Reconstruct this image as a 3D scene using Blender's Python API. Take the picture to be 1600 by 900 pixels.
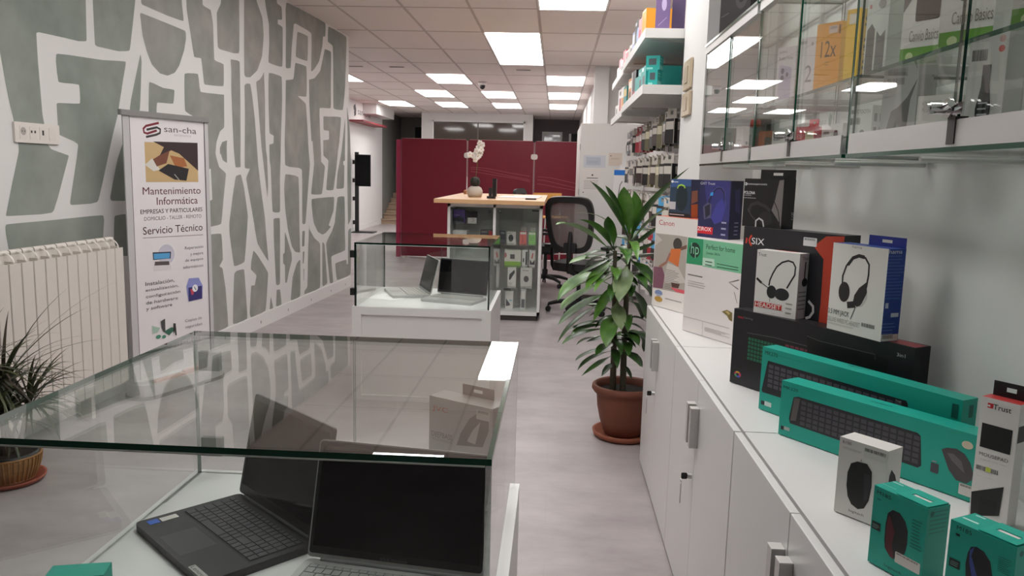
import bpy, bmesh, math, random
from mathutils import Vector, Matrix
from mathutils.geometry import tessellate_polygon
R=math.radians; SC=bpy.context.scene; COL=SC.collection
for o in list(bpy.data.objects): bpy.data.objects.remove(o)

# ---------------------------------------------------------------- camera, world, exposure
CAMZ=1.33; CEIL=2.764; FPX=1236.28
def cam():
    pi,ya,ro=.1445,.052,.0252
    fw=Vector((-math.sin(ya)*math.cos(pi),math.cos(ya)*math.cos(pi),-math.sin(pi)))
    r=Vector((math.cos(ya),math.sin(ya),0)); u=r.cross(fw)
    r2=math.cos(ro)*r+math.sin(ro)*u; u2=-math.sin(ro)*r+math.cos(ro)*u
    c=bpy.data.cameras.new('camera'); c.sensor_fit='HORIZONTAL'; c.sensor_width=36; c.lens=FPX/1600*36
    c.clip_start=.02; c.clip_end=100
    o=bpy.data.objects.new('camera',c); COL.objects.link(o)
    m=Matrix((r2,u2,-fw)).transposed().to_4x4(); m.translation=(0,0,CAMZ); o.matrix_world=m
    SC.camera=o
cam()
W=bpy.data.worlds.new('world'); SC.world=W; W.use_nodes=True
W.node_tree.nodes['Background'].inputs[0].default_value=(.62,.66,.72,1)
W.node_tree.nodes['Background'].inputs[1].default_value=.12
PANEL=9.6                                   # radiance of the lit ceiling panels
vs=SC.view_settings; vs.view_transform='Standard'; vs.look='None'; vs.gamma=1; vs.use_curve_mapping=False; vs.exposure=0.08
cy=SC.cycles; cy.use_denoising=True; cy.max_bounces=10; cy.transparent_max_bounces=24; cy.glossy_bounces=5; cy.diffuse_bounces=4
cy.sample_clamp_indirect=6; cy.caustics_reflective=False; cy.caustics_refractive=False

# ---------------------------------------------------------------- materials
def lin(h):
    if not isinstance(h,str): return tuple(h)+(1,)
    h=h.lstrip('#'); v=[int(h[i:i+2],16)/255 for i in (0,2,4)]
    return tuple(c/12.92 if c<=.04045 else ((c+.055)/1.055)**2.4 for c in v)+(1,)
MATS={}
def M(col,rough=.5,metal=0,spec=.5,coat=0,emit=0,noise=0,nscale=8,bump=0,name=None):
    k=(str(col),rough,metal,spec,coat,emit,noise,nscale,bump)
    if k in MATS: return MATS[k]
    m=bpy.data.materials.new(name or 'paint'); m.use_nodes=True; nt=m.node_tree; b=nt.nodes['Principled BSDF']
    c=lin(col); b.inputs['Base Color'].default_value=c; b.inputs['Roughness'].default_value=rough
    b.inputs['Metallic'].default_value=metal; b.inputs['Specular IOR Level'].default_value=spec
    b.inputs['Coat Weight'].default_value=coat
    if emit:
        b.inputs['Emission Color'].default_value=c; b.inputs['Emission Strength'].default_value=emit
    if noise or bump:
        tc=nt.nodes.new('ShaderNodeTexCoord'); n=nt.nodes.new('ShaderNodeTexNoise'); n.inputs['Scale'].default_value=nscale; n.inputs['Detail'].default_value=4
        nt.links.new(tc.outputs['Object'],n.inputs['Vector'])
        if noise:
            mx=nt.nodes.new('ShaderNodeMix'); mx.data_type='RGBA'
            mx.inputs[6].default_value=tuple(x*(1-noise) for x in c[:3])+(1,); mx.inputs[7].default_value=tuple(min(1,x*(1+noise)) for x in c[:3])+(1,)
            nt.links.new(n.outputs['Fac'],mx.inputs[0]); nt.links.new(mx.outputs[2],b.inputs['Base Color'])
        if bump:
            bp=nt.nodes.new('ShaderNodeBump'); bp.inputs['Strength'].default_value=bump; bp.inputs['Distance'].default_value=.01
            nt.links.new(n.outputs['Fac'],bp.inputs['Height']); nt.links.new(bp.outputs[0],b.inputs['Normal'])
    MATS[k]=m; return m
def glass(tint=(.972,.988,.98),base=.045,name='clear_glass'):
    k=('glass',tint,base)
    if k in MATS: return MATS[k]
    m=bpy.data.materials.new(name); m.use_nodes=True; nt=m.node_tree; nt.nodes.clear()
    out=nt.nodes.new('ShaderNodeOutputMaterial'); mix=nt.nodes.new('ShaderNodeMixShader'); t=nt.nodes.new('ShaderNodeBsdfTransparent'); g=nt.nodes.new('ShaderNodeBsdfGlossy')
    t.inputs[0].default_value=tint+(1,); g.inputs['Roughness'].default_value=0.0; g.inputs[0].default_value=(1,1,1,1)
    lw=nt.nodes.new('ShaderNodeLayerWeight'); lw.inputs[0].default_value=.5
    p=nt.nodes.new('ShaderNodeMath'); p.operation='POWER'; p.inputs[1].default_value=5
    a=nt.nodes.new('ShaderNodeMath'); a.operation='MULTIPLY_ADD'; a.inputs[1].default_value=1-base; a.inputs[2].default_value=base
    nt.links.new(lw.outputs['Facing'],p.inputs[0]); nt.links.new(p.outputs[0],a.inputs[0]); nt.links.new(a.outputs[0],mix.inputs[0])
    nt.links.new(t.outputs[0],mix.inputs[1]); nt.links.new(g.outputs[0],mix.inputs[2]); nt.links.new(mix.outputs[0],out.inputs[0])
    MATS[k]=m; return m
GLASS=glass(); EDGE=M('#0b4a38',.12,spec=.7,name='glass_edge'); EDGED=M('#06211a',.15,spec=.6,name='glass_edge_dark')
def floor_mat():
    m=bpy.data.materials.new('grey_vinyl_planks'); m.use_nodes=True; nt=m.node_tree; b=nt.nodes['Principled BSDF']; L=nt.links.new
    tc=nt.nodes.new('ShaderNodeTexCoord'); mp=nt.nodes.new('ShaderNodeMapping'); mp.inputs['Scale'].default_value=(1.1,1.9,1)
    L(tc.outputs['Object'],mp.inputs[0])
    n=nt.nodes.new('ShaderNodeTexNoise'); n.inputs['Scale'].default_value=2.2; n.inputs['Detail'].default_value=9; n.inputs['Roughness'].default_value=.62; L(mp.outputs[0],n.inputs['Vector'])
    r=nt.nodes.new('ShaderNodeValToRGB'); r.color_ramp.elements[0].position=.30; r.color_ramp.elements[0].color=(.315,.277,.278,1); r.color_ramp.elements[1].position=.68; r.color_ramp.elements[1].color=(.45,.403,.403,1)
    L(n.outputs['Fac'],r.inputs[0])
    br=nt.nodes.new('ShaderNodeTexBrick'); br.inputs['Scale'].default_value=1; br.inputs['Mortar Size'].default_value=.0015; br.inputs['Brick Width'].default_value=1.3; br.inputs['Row Height'].default_value=.32; br.offset=.37
    br.inputs['Color1'].default_value=(1,1,1,1); br.inputs['Color2'].default_value=(.985,.983,.983,1); br.inputs['Mortar'].default_value=(.93,.925,.925,1); L(tc.outputs['Object'],br.inputs['Vector'])
    mx=nt.nodes.new('ShaderNodeMix'); mx.data_type='RGBA'; mx.blend_type='MULTIPLY'; mx.inputs[0].default_value=1; L(r.outputs[0],mx.inputs[6]); L(br.outputs[0],mx.inputs[7]); L(mx.outputs[2],b.inputs['Base Color'])
    b.inputs['Roughness'].default_value=.42; b.inputs['Specular IOR Level'].default_value=.4
    return m
def mural_mat(c0,c1):
    m=bpy.data.materials.new('mural_grey_wash'); m.use_nodes=True; nt=m.node_tree; b=nt.nodes['Principled BSDF']; L=nt.links.new
    tc=nt.nodes.new('ShaderNodeTexCoord')
    n=nt.nodes.new('ShaderNodeTexNoise'); n.inputs['Scale'].default_value=1.15; n.inputs['Detail'].default_value=5; n.inputs['Distortion'].default_value=.8; L(tc.outputs['Object'],n.inputs['Vector'])
    r=nt.nodes.new('ShaderNodeValToRGB'); e=r.color_ramp.elements; e[0].position=.3; e[0].color=c0+(1,); e[1].position=.7; e[1].color=c1+(1,); L(n.outputs['Fac'],r.inputs[0])
    n2=nt.nodes.new('ShaderNodeTexNoise'); n2.inputs['Scale'].default_value=7; n2.inputs['Detail'].default_value=6; L(tc.outputs['Object'],n2.inputs['Vector'])
    r2=nt.nodes.new('ShaderNodeValToRGB'); r2.color_ramp.elements[0].position=.3; r2.color_ramp.elements[0].color=(.86,.86,.86,1); r2.color_ramp.elements[1].position=.75; r2.color_ramp.elements[1].color=(1.08,1.08,1.08,1); L(n2.outputs['Fac'],r2.inputs[0])
    mx=nt.nodes.new('ShaderNodeMix'); mx.data_type='RGBA'; mx.blend_type='MULTIPLY'; mx.inputs[0].default_value=1; L(r.outputs[0],mx.inputs[6]); L(r2.outputs[0],mx.inputs[7]); L(mx.outputs[2],b.inputs['Base Color'])
    b.inputs['Roughness'].default_value=.75
    return m
def wood_mat(c0,c1,name='pale_wood',sc=(2,30,30)):
    m=bpy.data.materials.new(name); m.use_nodes=True; nt=m.node_tree; b=nt.nodes['Principled BSDF']; L=nt.links.new
    tc=nt.nodes.new('ShaderNodeTexCoord'); mp=nt.nodes.new('ShaderNodeMapping'); mp.inputs['Scale'].default_value=sc; L(tc.outputs['Object'],mp.inputs[0])
    n=nt.nodes.new('ShaderNodeTexNoise'); n.inputs['Scale'].default_value=1; n.inputs['Detail'].default_value=5; L(mp.outputs[0],n.inputs['Vector'])
    r=nt.nodes.new('ShaderNodeValToRGB'); r.color_ramp.elements[0].color=lin(c0); r.color_ramp.elements[1].color=lin(c1); L(n.outputs['Fac'],r.inputs[0]); L(r.outputs[0],b.inputs['Base Color']); b.inputs['Roughness'].default_value=.45
    return m
WHITEP=M((.70,.685,.675),.7,noise=.025,nscale=3,name='white_wall_paint')
WHITEL=M((.76,.745,.735),.35,name='white_laminate')
STEEL=M((.55,.55,.55),.28,metal=1,name='brushed_steel'); CHROME=M((.8,.8,.8),.08,metal=1,name='chrome')
ALU=M((.62,.61,.60),.42,metal=.75,name='aluminium'); BLACK=M('#141415',.5,name='black_plastic'); SCREEN=M('#040507',.06,spec=.28,name='dark_display')

# ---------------------------------------------------------------- mesh builder
class MB:
    def __init__(s,T=None): s.v=[];s.f=[];s.m=[];s.sm=[];s.mats=[];s.T=T
    def mi(s,m):
        if m not in s.mats: s.mats.append(m)
        return s.mats.index(m)
    def add(s,vs,fs,m,smooth=False):
        o=len(s.v); T=s.T
        s.v+=[tuple(T@Vector(p)) if T else tuple(p) for p in vs]
        i=s.mi(m)
        for f in fs: s.f.append([o+k for k in f]); s.m.append(i); s.sm.append(smooth)
        return s
    def box(s,x0,y0,z0,x1,y1,z1,m,side=None,faces=None):
        v=[(x0,y0,z0),(x1,y0,z0),(x1,y1,z0),(x0,y1,z0),(x0,y0,z1),(x1,y0,z1),(x1,y1,z1),(x0,y1,z1)]
        F=[(0,3,2,1),(4,5,6,7),(0,1,5,4),(1,2,6,5),(2,3,7,6),(3,0,4,7)]
        for i,f in enumerate(F): 
            s.add([v[k] for k in f],[(0,1,2,3)],(faces or {}).get('dufrbl'[i],m))
        return s
    def rbox(s,x0,y0,z0,x1,y1,z1,r,m,n=4,axis='z'):
        """box whose edges along one axis are rounded"""
        a={'z':(x0,y0,x1,y1,z0,z1),'y':(x0,z0,x1,z1,y0,y1),'x':(y0,z0,y1,z1,x0,x1)}[axis]
        P=rrect(a[0],a[1],a[2],a[3],r,n)
        return s.prism(P,a[4],a[5],m,axis)
    def prism(s,P,h0,h1,m,axis='z',smooth=False,cap=None):
        f={'z':lambda p,h:(p[0],p[1],h),'y':lambda p,h:(p[0],h,p[1]),'x':lambda p,h:(h,p[0],p[1])}[axis]
        n=len(P); v=[f(p,h0) for p in P]+[f(p,h1) for p in P]
        s.add(v,[(i,(i+1)%n,n+(i+1)%n,n+i) for i in range(n)],m,smooth)
        t=tess(P)
        s.add([f(p,h1) for p in P],t,cap or m); s.add([f(p,h0) for p in P],[x[::-1] for x in t],cap or m)
        return s
    def poly(s,pts3,m):
        t=tessellate_polygon([[Vector(p) for p in pts3]]); s.add(pts3,t,m); return s
    def tube(s,path,r,m,n=8,cap=True):
        P=[Vector(p) for p in path]; rr=r if isinstance(r,(list,tuple)) else [r]*len(P); rings=[]; up=None
        for i,p in enumerate(P):
            d=(P[min(i+1,len(P)-1)]-P[max(i-1,0)]).normalized()
            if up is None: up=d.orthogonal().normalized()
            up=(up-d*up.dot(d)); up=up.normalized() if up.length>1e-6 else d.orthogonal().normalized()
            w=d.cross(up)
            rings.append([p+(up*math.cos(2*math.pi*k/n)+w*math.sin(2*math.pi*k/n))*rr[i] for k in range(n)])
        v=[q for R_ in rings for q in R_]; f=[]
        for i in range(len(P)-1):
            for k in range(n): f.append((i*n+k,i*n+(k+1)%n,(i+1)*n+(k+1)%n,(i+1)*n+k))
        s.add(v,f,m,n>4)
        if cap: s.add(rings[0],[tuple(range(n))[::-1]],m); s.add(rings[-1],[tuple(range(n))],m)
        return s
    def lathe(s,prof,c,m,n=32,smooth=True):
        v=[];f=[]
        for r,z in prof:
            for k in range(n): a=2*math.pi*k/n; v.append((c[0]+r*math.cos(a),c[1]+r*math.sin(a),c[2]+z))
        for i in range(len(prof)-1):
            for k in range(n): f.append((i*n+k,i*n+(k+1)%n,(i+1)*n+(k+1)%n,(i+1)*n+k))
        return s.add(v,f,m,smooth)
    def disc(s,c,r,m,axis='z',n=20,rx=None):
        f={'z':lambda a,b:(c[0]+a,c[1]+b,c[2]),'y':lambda a,b:(c[0]+a,c[1],c[2]+b),'x':lambda a,b:(c[0],c[1]+a,c[2]+b)}[axis]
        s.add([f((rx or r)*math.cos(2*math.pi*k/n),r*math.sin(2*math.pi*k/n)) for k in range(n)],[tuple(range(n))],m); return s
    def ball(s,c,rx,ry,rz,m,n=14,k=9):
        v=[];f=[]
        for i in range(k+1):
            t=math.pi*i/k
            for j in range(n): a=2*math.pi*j/n; v.append((c[0]+rx*math.sin(t)*math.cos(a),c[1]+ry*math.sin(t)*math.sin(a),c[2]+rz*math.cos(t)))
        for i in range(k):
            for j in range(n): f.append((i*n+j,(i+1)*n+j,(i+1)*n+(j+1)%n,i*n+(j+1)%n))
        return s.add(v,f,m,True)
    def build(s,name,parent=None,loc=None,rot=None,bevel=0,seg=2):
        me=bpy.data.meshes.new(name); me.from_pydata(s.v,[],s.f)
        for m in s.mats: me.materials.append(m)
        me.polygons.foreach_set('material_index',s.m); me.polygons.foreach_set('use_smooth',s.sm); me.update()
        o=bpy.data.objects.new(name,me); COL.objects.link(o)
        if parent: o.parent=parent
        if loc: o.location=loc
        if rot is not None: o.rotation_euler=rot if not isinstance(rot,(int,float)) else (0,0,rot)
        if bevel:
            bm=bmesh.new(); bm.from_mesh(me); bmesh.ops.remove_doubles(bm,verts=bm.verts,dist=1e-5); bm.to_mesh(me); bm.free()
            b=o.modifiers.new('bevel','BEVEL'); b.width=bevel; b.segments=seg; b.limit_method='ANGLE'; b.angle_limit=R(40)
        return o
def tess(P): return tessellate_polygon([[Vector((p[0],p[1],0)) for p in P]])
def rrect(x0,y0,x1,y1,r,n=4):
    P=[]
    for cx,cy,a0 in ((x1-r,y1-r,0),(x0+r,y1-r,90),(x0+r,y0+r,180),(x1-r,y0+r,270)):
        for k in range(n+1): a=R(a0+90*k/n); P.append((cx+r*math.cos(a),cy+r*math.sin(a)))
    return P
def chaikin(P,q=.14,it=2):
    for _ in range(it):
        Q=[]
        for i in range(len(P)):
            a,b=P[i],P[(i+1)%len(P)]; Q.append((a[0]+(b[0]-a[0])*q,a[1]+(b[1]-a[1])*q)); Q.append((b[0]+(a[0]-b[0])*q,b[1]+(a[1]-b[1])*q))
        P=Q; q=.25
    return P
def tag(o,label=None,cat=None,group=None,kind=None):
    if label: o['label']=label
    if cat: o['category']=cat
    if group: o['group']=group
    if kind: o['kind']=kind
    return o
def thing(name,label,cat,loc=(0,0,0),rot=0,group=None):
    o=bpy.data.objects.new(name,None); o.empty_display_size=.05; COL.objects.link(o); o.location=loc; o.rotation_euler=(0,0,rot)
    return tag(o,label,cat,group)
def struct(o): o['kind']='structure'; return o
def dup(root,loc,rot=None,label=None,group=None,cat=None):
    r=root.copy(); COL.objects.link(r); r.location=loc
    if rot is not None: r.rotation_euler=(0,0,rot)
    tag(r,label,cat,group)
    for ch in list(root.children):
        c=ch.copy(); COL.objects.link(c); c.parent=r
        for g in list(ch.children):
            d=g.copy(); COL.objects.link(d); d.parent=c
    return r
# ---------------------------------------------------------------- print on faces
TXT={}
def textmesh(t,bold=0):
    if (t,bold) in TXT: return TXT[t,bold]
    c=bpy.data.curves.new('lettering','FONT'); c.body=t; c.resolution_u=3; c.offset=bold; c.fill_mode='FRONT'
    o=bpy.data.objects.new('lettering',c); COL.objects.link(o)
    me=o.evaluated_get(bpy.context.evaluated_depsgraph_get()).to_mesh()
    v=[(p.co.x,p.co.y) for p in me.vertices]; f=[tuple(p.vertices) for p in me.polygons]
    bpy.data.objects.remove(o); bpy.data.curves.remove(c)
    x0=min(a for a,b in v);x1=max(a for a,b in v);y0=min(b for a,b in v);y1=max(b for a,b in v)
    TXT[t,bold]=([((a-x0)/(x1-x0),(b-y0)/(y1-y0)) for a,b in v],f); return TXT[t,bold]
def stroke(P,w):
    """outline polygon(s) of a polyline of width w (metres)"""
    L_=[];Rr=[]
    for i,p in enumerate(P):
        a=P[max(i-1,0)];b=P[min(i+1,len(P)-1)]; dx,dy=b[0]-a[0],b[1]-a[1]; l=math.hypot(dx,dy) or 1; nx,ny=-dy/l*w/2,dx/l*w/2
        L_.append((p[0]+nx,p[1]+ny));Rr.append((p[0]-nx,p[1]-ny))
    return L_,Rr
def printface(mb,fn,W_,H_,items,rough=.4):
    """fn(u metres,v metres,layer) -> local 3-D point; items in face fractions"""
    rnd=random.Random(5)
    for i,it in enumerate(items):
        k,col=it[0],it[1]; ex=[x for x in it[2:] if isinstance(x,(str,list))]; c=[x for x in it[2:] if not isinstance(x,(str,list))]
        m=M(col,rough); e=.0002+.00006*i
        q=lambda P,mm=m,ee=e: mb.add([fn(u,v,ee) for u,v in P],tess(P),mm)
        c=[x*(W_ if j%2==0 else H_) for j,x in enumerate(c)]
        if k=='r': q([(c[0],c[1]),(c[2],c[1]),(c[2],c[3]),(c[0],c[3])])
        elif k=='s': q(rrect(c[0],c[1],c[2],c[3],min(c[2]-c[0],c[3]-c[1])*.08,2))
        elif k=='e': q([((c[0]+c[2])/2+(c[2]-c[0])/2*math.cos(t*math.pi/12),(c[1]+c[3])/2+(c[3]-c[1])/2*math.sin(t*math.pi/12)) for t in range(24)])
        elif k=='p': q([(c[j],c[j+1]) for j in range(0,len(c),2)])
        elif k=='t':
            v,f=textmesh(ex[0],.008 if col in ('#ffffff','#f4f0ec','#1a1a1a','#f0f0f0','#efefef') and 'M' not in it[-1] else 0); mb.add([fn(c[0]+a*(c[2]-c[0]),c[1]+b*(c[3]-c[1]),e) for a,b in v],f,m)
        elif k=='v':
            v,f=textmesh(ex[0]); mb.add([fn(c[0]+(1-b)*(c[2]-c[0]),c[1]+a*(c[3]-c[1]),e) for a,b in v],f,m)
        elif k=='l':
            P=[(c[j],c[j+1]) for j in range(0,len(c),2)]; l_,r_=stroke(P,ex[0][0]*W_)
            for j in range(len(P)-1): mb.add([fn(*l_[j],e),fn(*l_[j+1],e),fn(*r_[j+1],e),fn(*r_[j],e)],[(3,2,1,0)],m)
        elif k=='b':
            x=c[0]
            while x<c[2]-.0004:
                w=(c[2]-c[0])*rnd.choice((.012,.02,.03)); x2=min(x+w,c[2]); mb.add([fn(x,c[1],e),fn(x2,c[1],e),fn(x2,c[3],e),fn(x,c[3],e)],[(0,1,2,3)],m); x=x2+(c[2]-c[0])*rnd.choice((.015,.02,.03))
        elif k=='L':
            n=int(ex[0][0]); h=(c[3]-c[1])/(n*2-1 if n>1 else 1)
            for j in range(n):
                y=c[1]+2*j*h; x1=c[0]+(c[2]-c[0])*(rnd.uniform(.65,1) if n>1 else 1); mb.add([fn(c[0],y,e),fn(x1,y,e),fn(x1,y+h*.55,e),fn(c[0],y+h*.55,e)],[(0,1,2,3)],m)
        elif k=='K':
            nr,nc=int(ex[0][0]),int(ex[0][1]); dw=(c[2]-c[0])/nc; dh=(c[3]-c[1])/nr
            for a in range(nr):
                for b in range(nc): 
                    x=c[0]+b*dw;y=c[1]+a*dh; mb.add([fn(x,y,e),fn(x+dw*.78,y,e),fn(x+dw*.78,y+dh*.72,e),fn(x,y+dh*.72,e)],[(0,1,2,3)],m)
def carton_mesh(w,d,h,col,g=(),faces=None,rough=.42,bev=0):
    mb=MB(); fm={k:M(v,rough) for k,v in (faces or {}).items()}
    mb.box(0,0,0,w,d,h,M(col,rough),faces=fm)
    FN={'f':(lambda u,v,e:(u,-e,v),w,h),'r':(lambda u,v,e:(w+e,u,v),d,h),'t':(lambda u,v,e:(u,v,h+e),w,d),'l':(lambda u,v,e:(-e,d-u,v),d,h),'b':(lambda u,v,e:(w-u,d+e,v),w,h)}
    for k,(fn,a,b) in FN.items():
        it=[x[1:] for x in g if x[0]==k]
        if it: printface(mb,fn,a,b,it,rough)
    return mb
def hang_tab(root,w,d,h,u0,u1,th,col,name='hang_tab'):
    """card flap with a euro slot standing on the back edge"""
    mb=MB(); m=M(col,.42); x0,x1=w*u0,w*u1; L_=x1-x0; sx0,sx1=x0+L_*.36,x0+L_*.64; s0,s1=h+th*.38,h+th*.68; y0,y1=d-.0022,d-.001
    for a in ((x0,h,x1,s0),(x0,s1,x1,h+th),(x0,s0,sx0,s1),(sx1,s0,x1,s1)): mb.box(a[0],y0,a[1],a[2],y1,a[3],m)
    return mb.build(name,root)
def carton(name,label,cat,P,ang,w,d,h,col,g=(),faces=None,group=None,tab=None,rough=.42):
    mb=carton_mesh(w,d,h,col,g,faces,rough)
    if not tab:
        o=mb.build(name,None,P,R(ang)); return tag(o,label,cat,group)
    t=thing(name,label,cat,P,R(ang),group); mb.build('carton',t); hang_tab(t,w,d,h,*tab); return t

# ---------------------------------------------------------------- measured outlines
MURAL="""
3.57,2.205 4.23,2.373 4.23,2.178 4.22,1.969 4.21,1.964 4.15,1.955 4.04,1.954 3.85,1.949 3.83,1.943 3.83,1.809 3.84,1.553 3.85,1.508 3.86,1.417 3.89,1.389 4.02,1.362 4.02,1.355 3.88,1.068 3.55,1.072 3.55,1.081 3.60,1.218 3.66,1.370 3.66,1.409 3.64,1.511 3.62,1.596 3.63,1.537 3.60,1.685 3.58,1.820 3.54,1.925
4.31,2.392 4.74,2.502 4.70,2.278 4.67,2.163 4.62,1.975 4.51,1.957 4.31,1.953 4.29,1.959 4.29,2.059 4.29,2.192
3.96,1.868 4.35,1.887 4.58,1.912 4.54,1.805 4.47,1.598 4.41,1.477 4.25,1.108 4.02,1.106 4.01,1.117 4.11,1.427 3.95,1.464 3.95,1.540 3.95,1.616 3.96,1.623 4.14,1.633 4.14,1.734 3.97,1.724
4.73,1.978 4.74,1.935 4.70,1.637 4.59,1.629 4.61,1.698
4.54,1.492 4.45,1.354 4.36,1.133 4.37,1.117 4.62,1.108 4.65,1.498
4.39,1.035 4.62,1.034 4.60,0.780 4.37,0.803
3.54,1.035 3.86,1.036 4.30,1.042 4.28,0.927 4.26,0.814 3.56,0.885 3.55,0.926 3.54,0.991
4.77,2.458 5.24,2.572 5.24,2.374 5.26,2.258 5.06,2.256 4.77,2.265 4.76,2.275
4.74,2.216 5.28,2.203 5.28,2.153 5.25,2.074 5.18,1.967 5.12,1.914 5.03,1.885 4.94,1.888 4.85,1.930 4.80,1.999 4.76,2.088 4.75,2.167
5.30,2.586 5.53,2.643 5.52,2.414 5.64,2.407 5.67,2.320 5.67,2.068 5.82,2.063 5.81,1.901 5.51,1.882 5.50,1.946 5.48,2.057 5.38,2.048 5.34,2.200 5.30,2.343
4.81,1.827 4.97,1.803 5.11,1.806 5.09,1.715 4.89,1.708 4.88,1.623 4.79,1.616
5.24,1.928 5.43,1.947 5.45,1.825 5.81,1.843 5.81,1.846 5.80,1.606 5.73,1.577 5.67,1.496 5.65,1.418 5.66,1.389 5.70,1.318 5.81,1.274 5.76,1.100 5.71,0.901 5.54,0.894 5.39,0.889 5.42,1.315 5.44,1.636 5.23,1.678
5.43,0.841 5.71,0.836 5.72,0.637 5.66,0.596 5.71,0.575 5.75,0.421 5.78,0.111 5.60,0.103 5.39,0.123
5.84,1.517 5.76,1.500 5.72,1.456 5.72,1.405 5.73,1.419 5.76,1.369 5.83,1.348 5.83,1.465
5.93,2.113 6.09,2.122 6.08,1.788 6.09,1.970 6.07,1.527 6.06,1.397 6.06,1.321 5.97,1.317 5.95,1.425 5.94,1.596 5.93,1.887 5.94,2.032
5.82,2.713 6.11,2.780 6.09,2.166 5.76,2.158 5.73,2.170 5.73,2.408 5.80,2.482
6.20,2.780 6.31,2.780 6.43,2.621 6.53,2.523 6.55,2.389 6.51,2.217 6.41,2.092 6.27,2.021 6.16,2.012
6.55,2.780 6.83,2.780 6.84,2.697 6.94,2.690 6.95,2.584 6.85,2.567 6.85,2.531 6.96,2.526 6.94,2.182 6.63,2.181 6.66,2.343 6.66,2.496 6.61,2.601
6.16,1.948 6.20,1.967 6.27,1.972 6.30,1.887 6.34,1.711 6.37,1.477 6.39,1.325 6.45,1.081 6.50,0.915 6.52,0.747 6.56,0.527 6.34,0.703 6.28,0.868 6.30,0.828 6.22,1.056 6.15,1.237 6.23,1.311 6.13,1.311 6.16,1.759
6.38,2.000 6.46,2.028 6.51,2.066 6.54,2.099 6.55,1.871 6.54,1.596 6.55,1.466 6.57,1.408 6.58,1.161 6.56,1.066 6.51,1.285 6.46,1.487 6.44,1.623 6.41,1.835
6.63,2.107 6.92,2.107 6.92,1.904 6.88,1.613 6.86,1.390 6.84,1.243 6.83,0.936 6.66,0.944 6.64,1.327 6.62,1.386 6.62,1.514 6.71,1.526 6.72,1.593 6.63,1.605 6.62,1.796
7.01,2.085 7.18,2.111 7.20,2.136 7.24,2.267 7.53,2.272 7.53,2.087 7.52,1.990 7.28,1.976 7.50,1.928 7.53,1.742 7.56,1.482 7.59,1.368 7.55,1.207 7.45,0.798 7.36,0.800 7.38,1.324 7.06,1.333 6.96,1.347 6.96,1.559 6.98,1.708 7.01,2.083
7.03,2.756 8.09,2.765 8.07,2.632 8.00,2.620 7.98,2.525 7.88,2.363 7.74,2.272 7.65,2.234 7.68,2.601 7.26,2.610 7.22,2.597 7.16,2.381 7.13,2.203 7.01,2.185 7.03,2.522
7.30,2.549 7.58,2.554 7.56,2.319 7.25,2.315
7.60,2.158 7.74,2.186 7.91,2.275 8.02,2.458 8.05,2.508 8.25,2.514 8.23,2.162 8.23,1.939 7.87,1.920 7.89,1.667 7.91,1.473 7.91,1.393 8.03,1.349 7.93,1.065 7.61,1.073 7.66,1.226 7.71,1.370 7.67,1.589 7.64,1.580 7.59,1.941 7.59,2.150
8.16,2.750 8.78,2.751 8.71,2.214 8.69,2.133 8.63,1.954 8.30,1.938 8.31,2.396 8.30,2.579 8.14,2.593
7.99,1.845 8.09,1.849 8.57,1.881 8.49,1.593 8.45,1.517 8.40,1.359 8.29,1.101 8.05,1.105 8.14,1.411 7.98,1.453 7.98,1.602 7.98,1.608 8.16,1.621 8.16,1.711 7.99,1.707
8.71,1.901 8.69,1.493 8.69,1.416 8.63,1.410 8.63,1.372 8.67,1.362 8.65,1.115 8.38,1.112 8.43,1.285 8.57,1.511
8.77,2.013 8.83,1.888 8.88,1.717 8.91,1.364 8.91,0.771 8.79,0.694 8.77,1.199 8.79,1.713
6.96,1.271 7.29,1.250 7.29,0.766 7.30,0.535 7.17,0.558 7.09,0.613 7.00,0.780 6.95,0.948 6.93,1.142
6.68,0.892 6.82,0.889 6.82,0.780 6.80,0.301 6.71,0.307 6.68,0.703
7.61,1.032 8.32,1.034 8.29,0.889 8.12,0.741 8.20,0.723 8.03,0.669 7.93,0.659 7.79,0.698 7.68,0.790 7.65,0.859
8.42,1.029 8.67,1.030 8.68,0.761 8.67,0.667 8.69,0.425 8.19,0.414 8.26,0.121 8.15,0.125 8.03,0.567 8.23,0.673 8.33,0.763 8.33,0.781
8.32,0.323 8.72,0.322 8.74,0.266 8.78,0.261 8.79,0.640 8.90,0.671 8.89,0.125 8.38,0.128
7.92,0.588 7.99,0.561 8.07,0.137 7.91,0.126
7.55,0.809 7.55,0.743 7.69,0.643 7.86,0.578 7.85,0.115 7.39,0.125 7.40,0.157 7.48,0.184 7.51,0.525
7.36,0.736 7.43,0.734 7.41,0.589 7.35,0.589
7.37,0.538 7.41,0.540 7.39,0.427 7.36,0.425
7.38,0.374 7.40,0.373 7.39,0.263 7.38,0.254
6.93,0.769 7.08,0.556 7.09,0.492 7.01,0.387 6.96,0.299 6.92,0.300 6.92,0.464 6.88,0.479 6.88,0.565 6.92,0.572
7.30,0.476 7.21,0.448 7.10,0.333 7.04,0.115 7.29,0.118
6.72,0.266 6.80,0.260 6.83,0.118 6.70,0.119
6.59,0.232 6.64,0.113 6.56,0.113
5.97,1.253 6.06,1.268 6.11,1.168 6.17,0.940 6.15,0.838 6.09,0.577 5.90,0.563 5.84,0.818 5.84,0.904 5.92,1.133
5.90,0.514 5.95,0.528 6.08,0.527 6.10,0.330 6.12,0.110 5.85,0.109
6.26,0.657 6.33,0.614 6.55,0.441 6.48,0.109 6.18,0.113 6.16,0.154 6.20,0.378 6.27,0.368 6.31,0.447 6.20,0.508 6.21,0.564
5.53,1.292 5.57,1.311 5.58,1.084 5.53,1.078
"""
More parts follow.
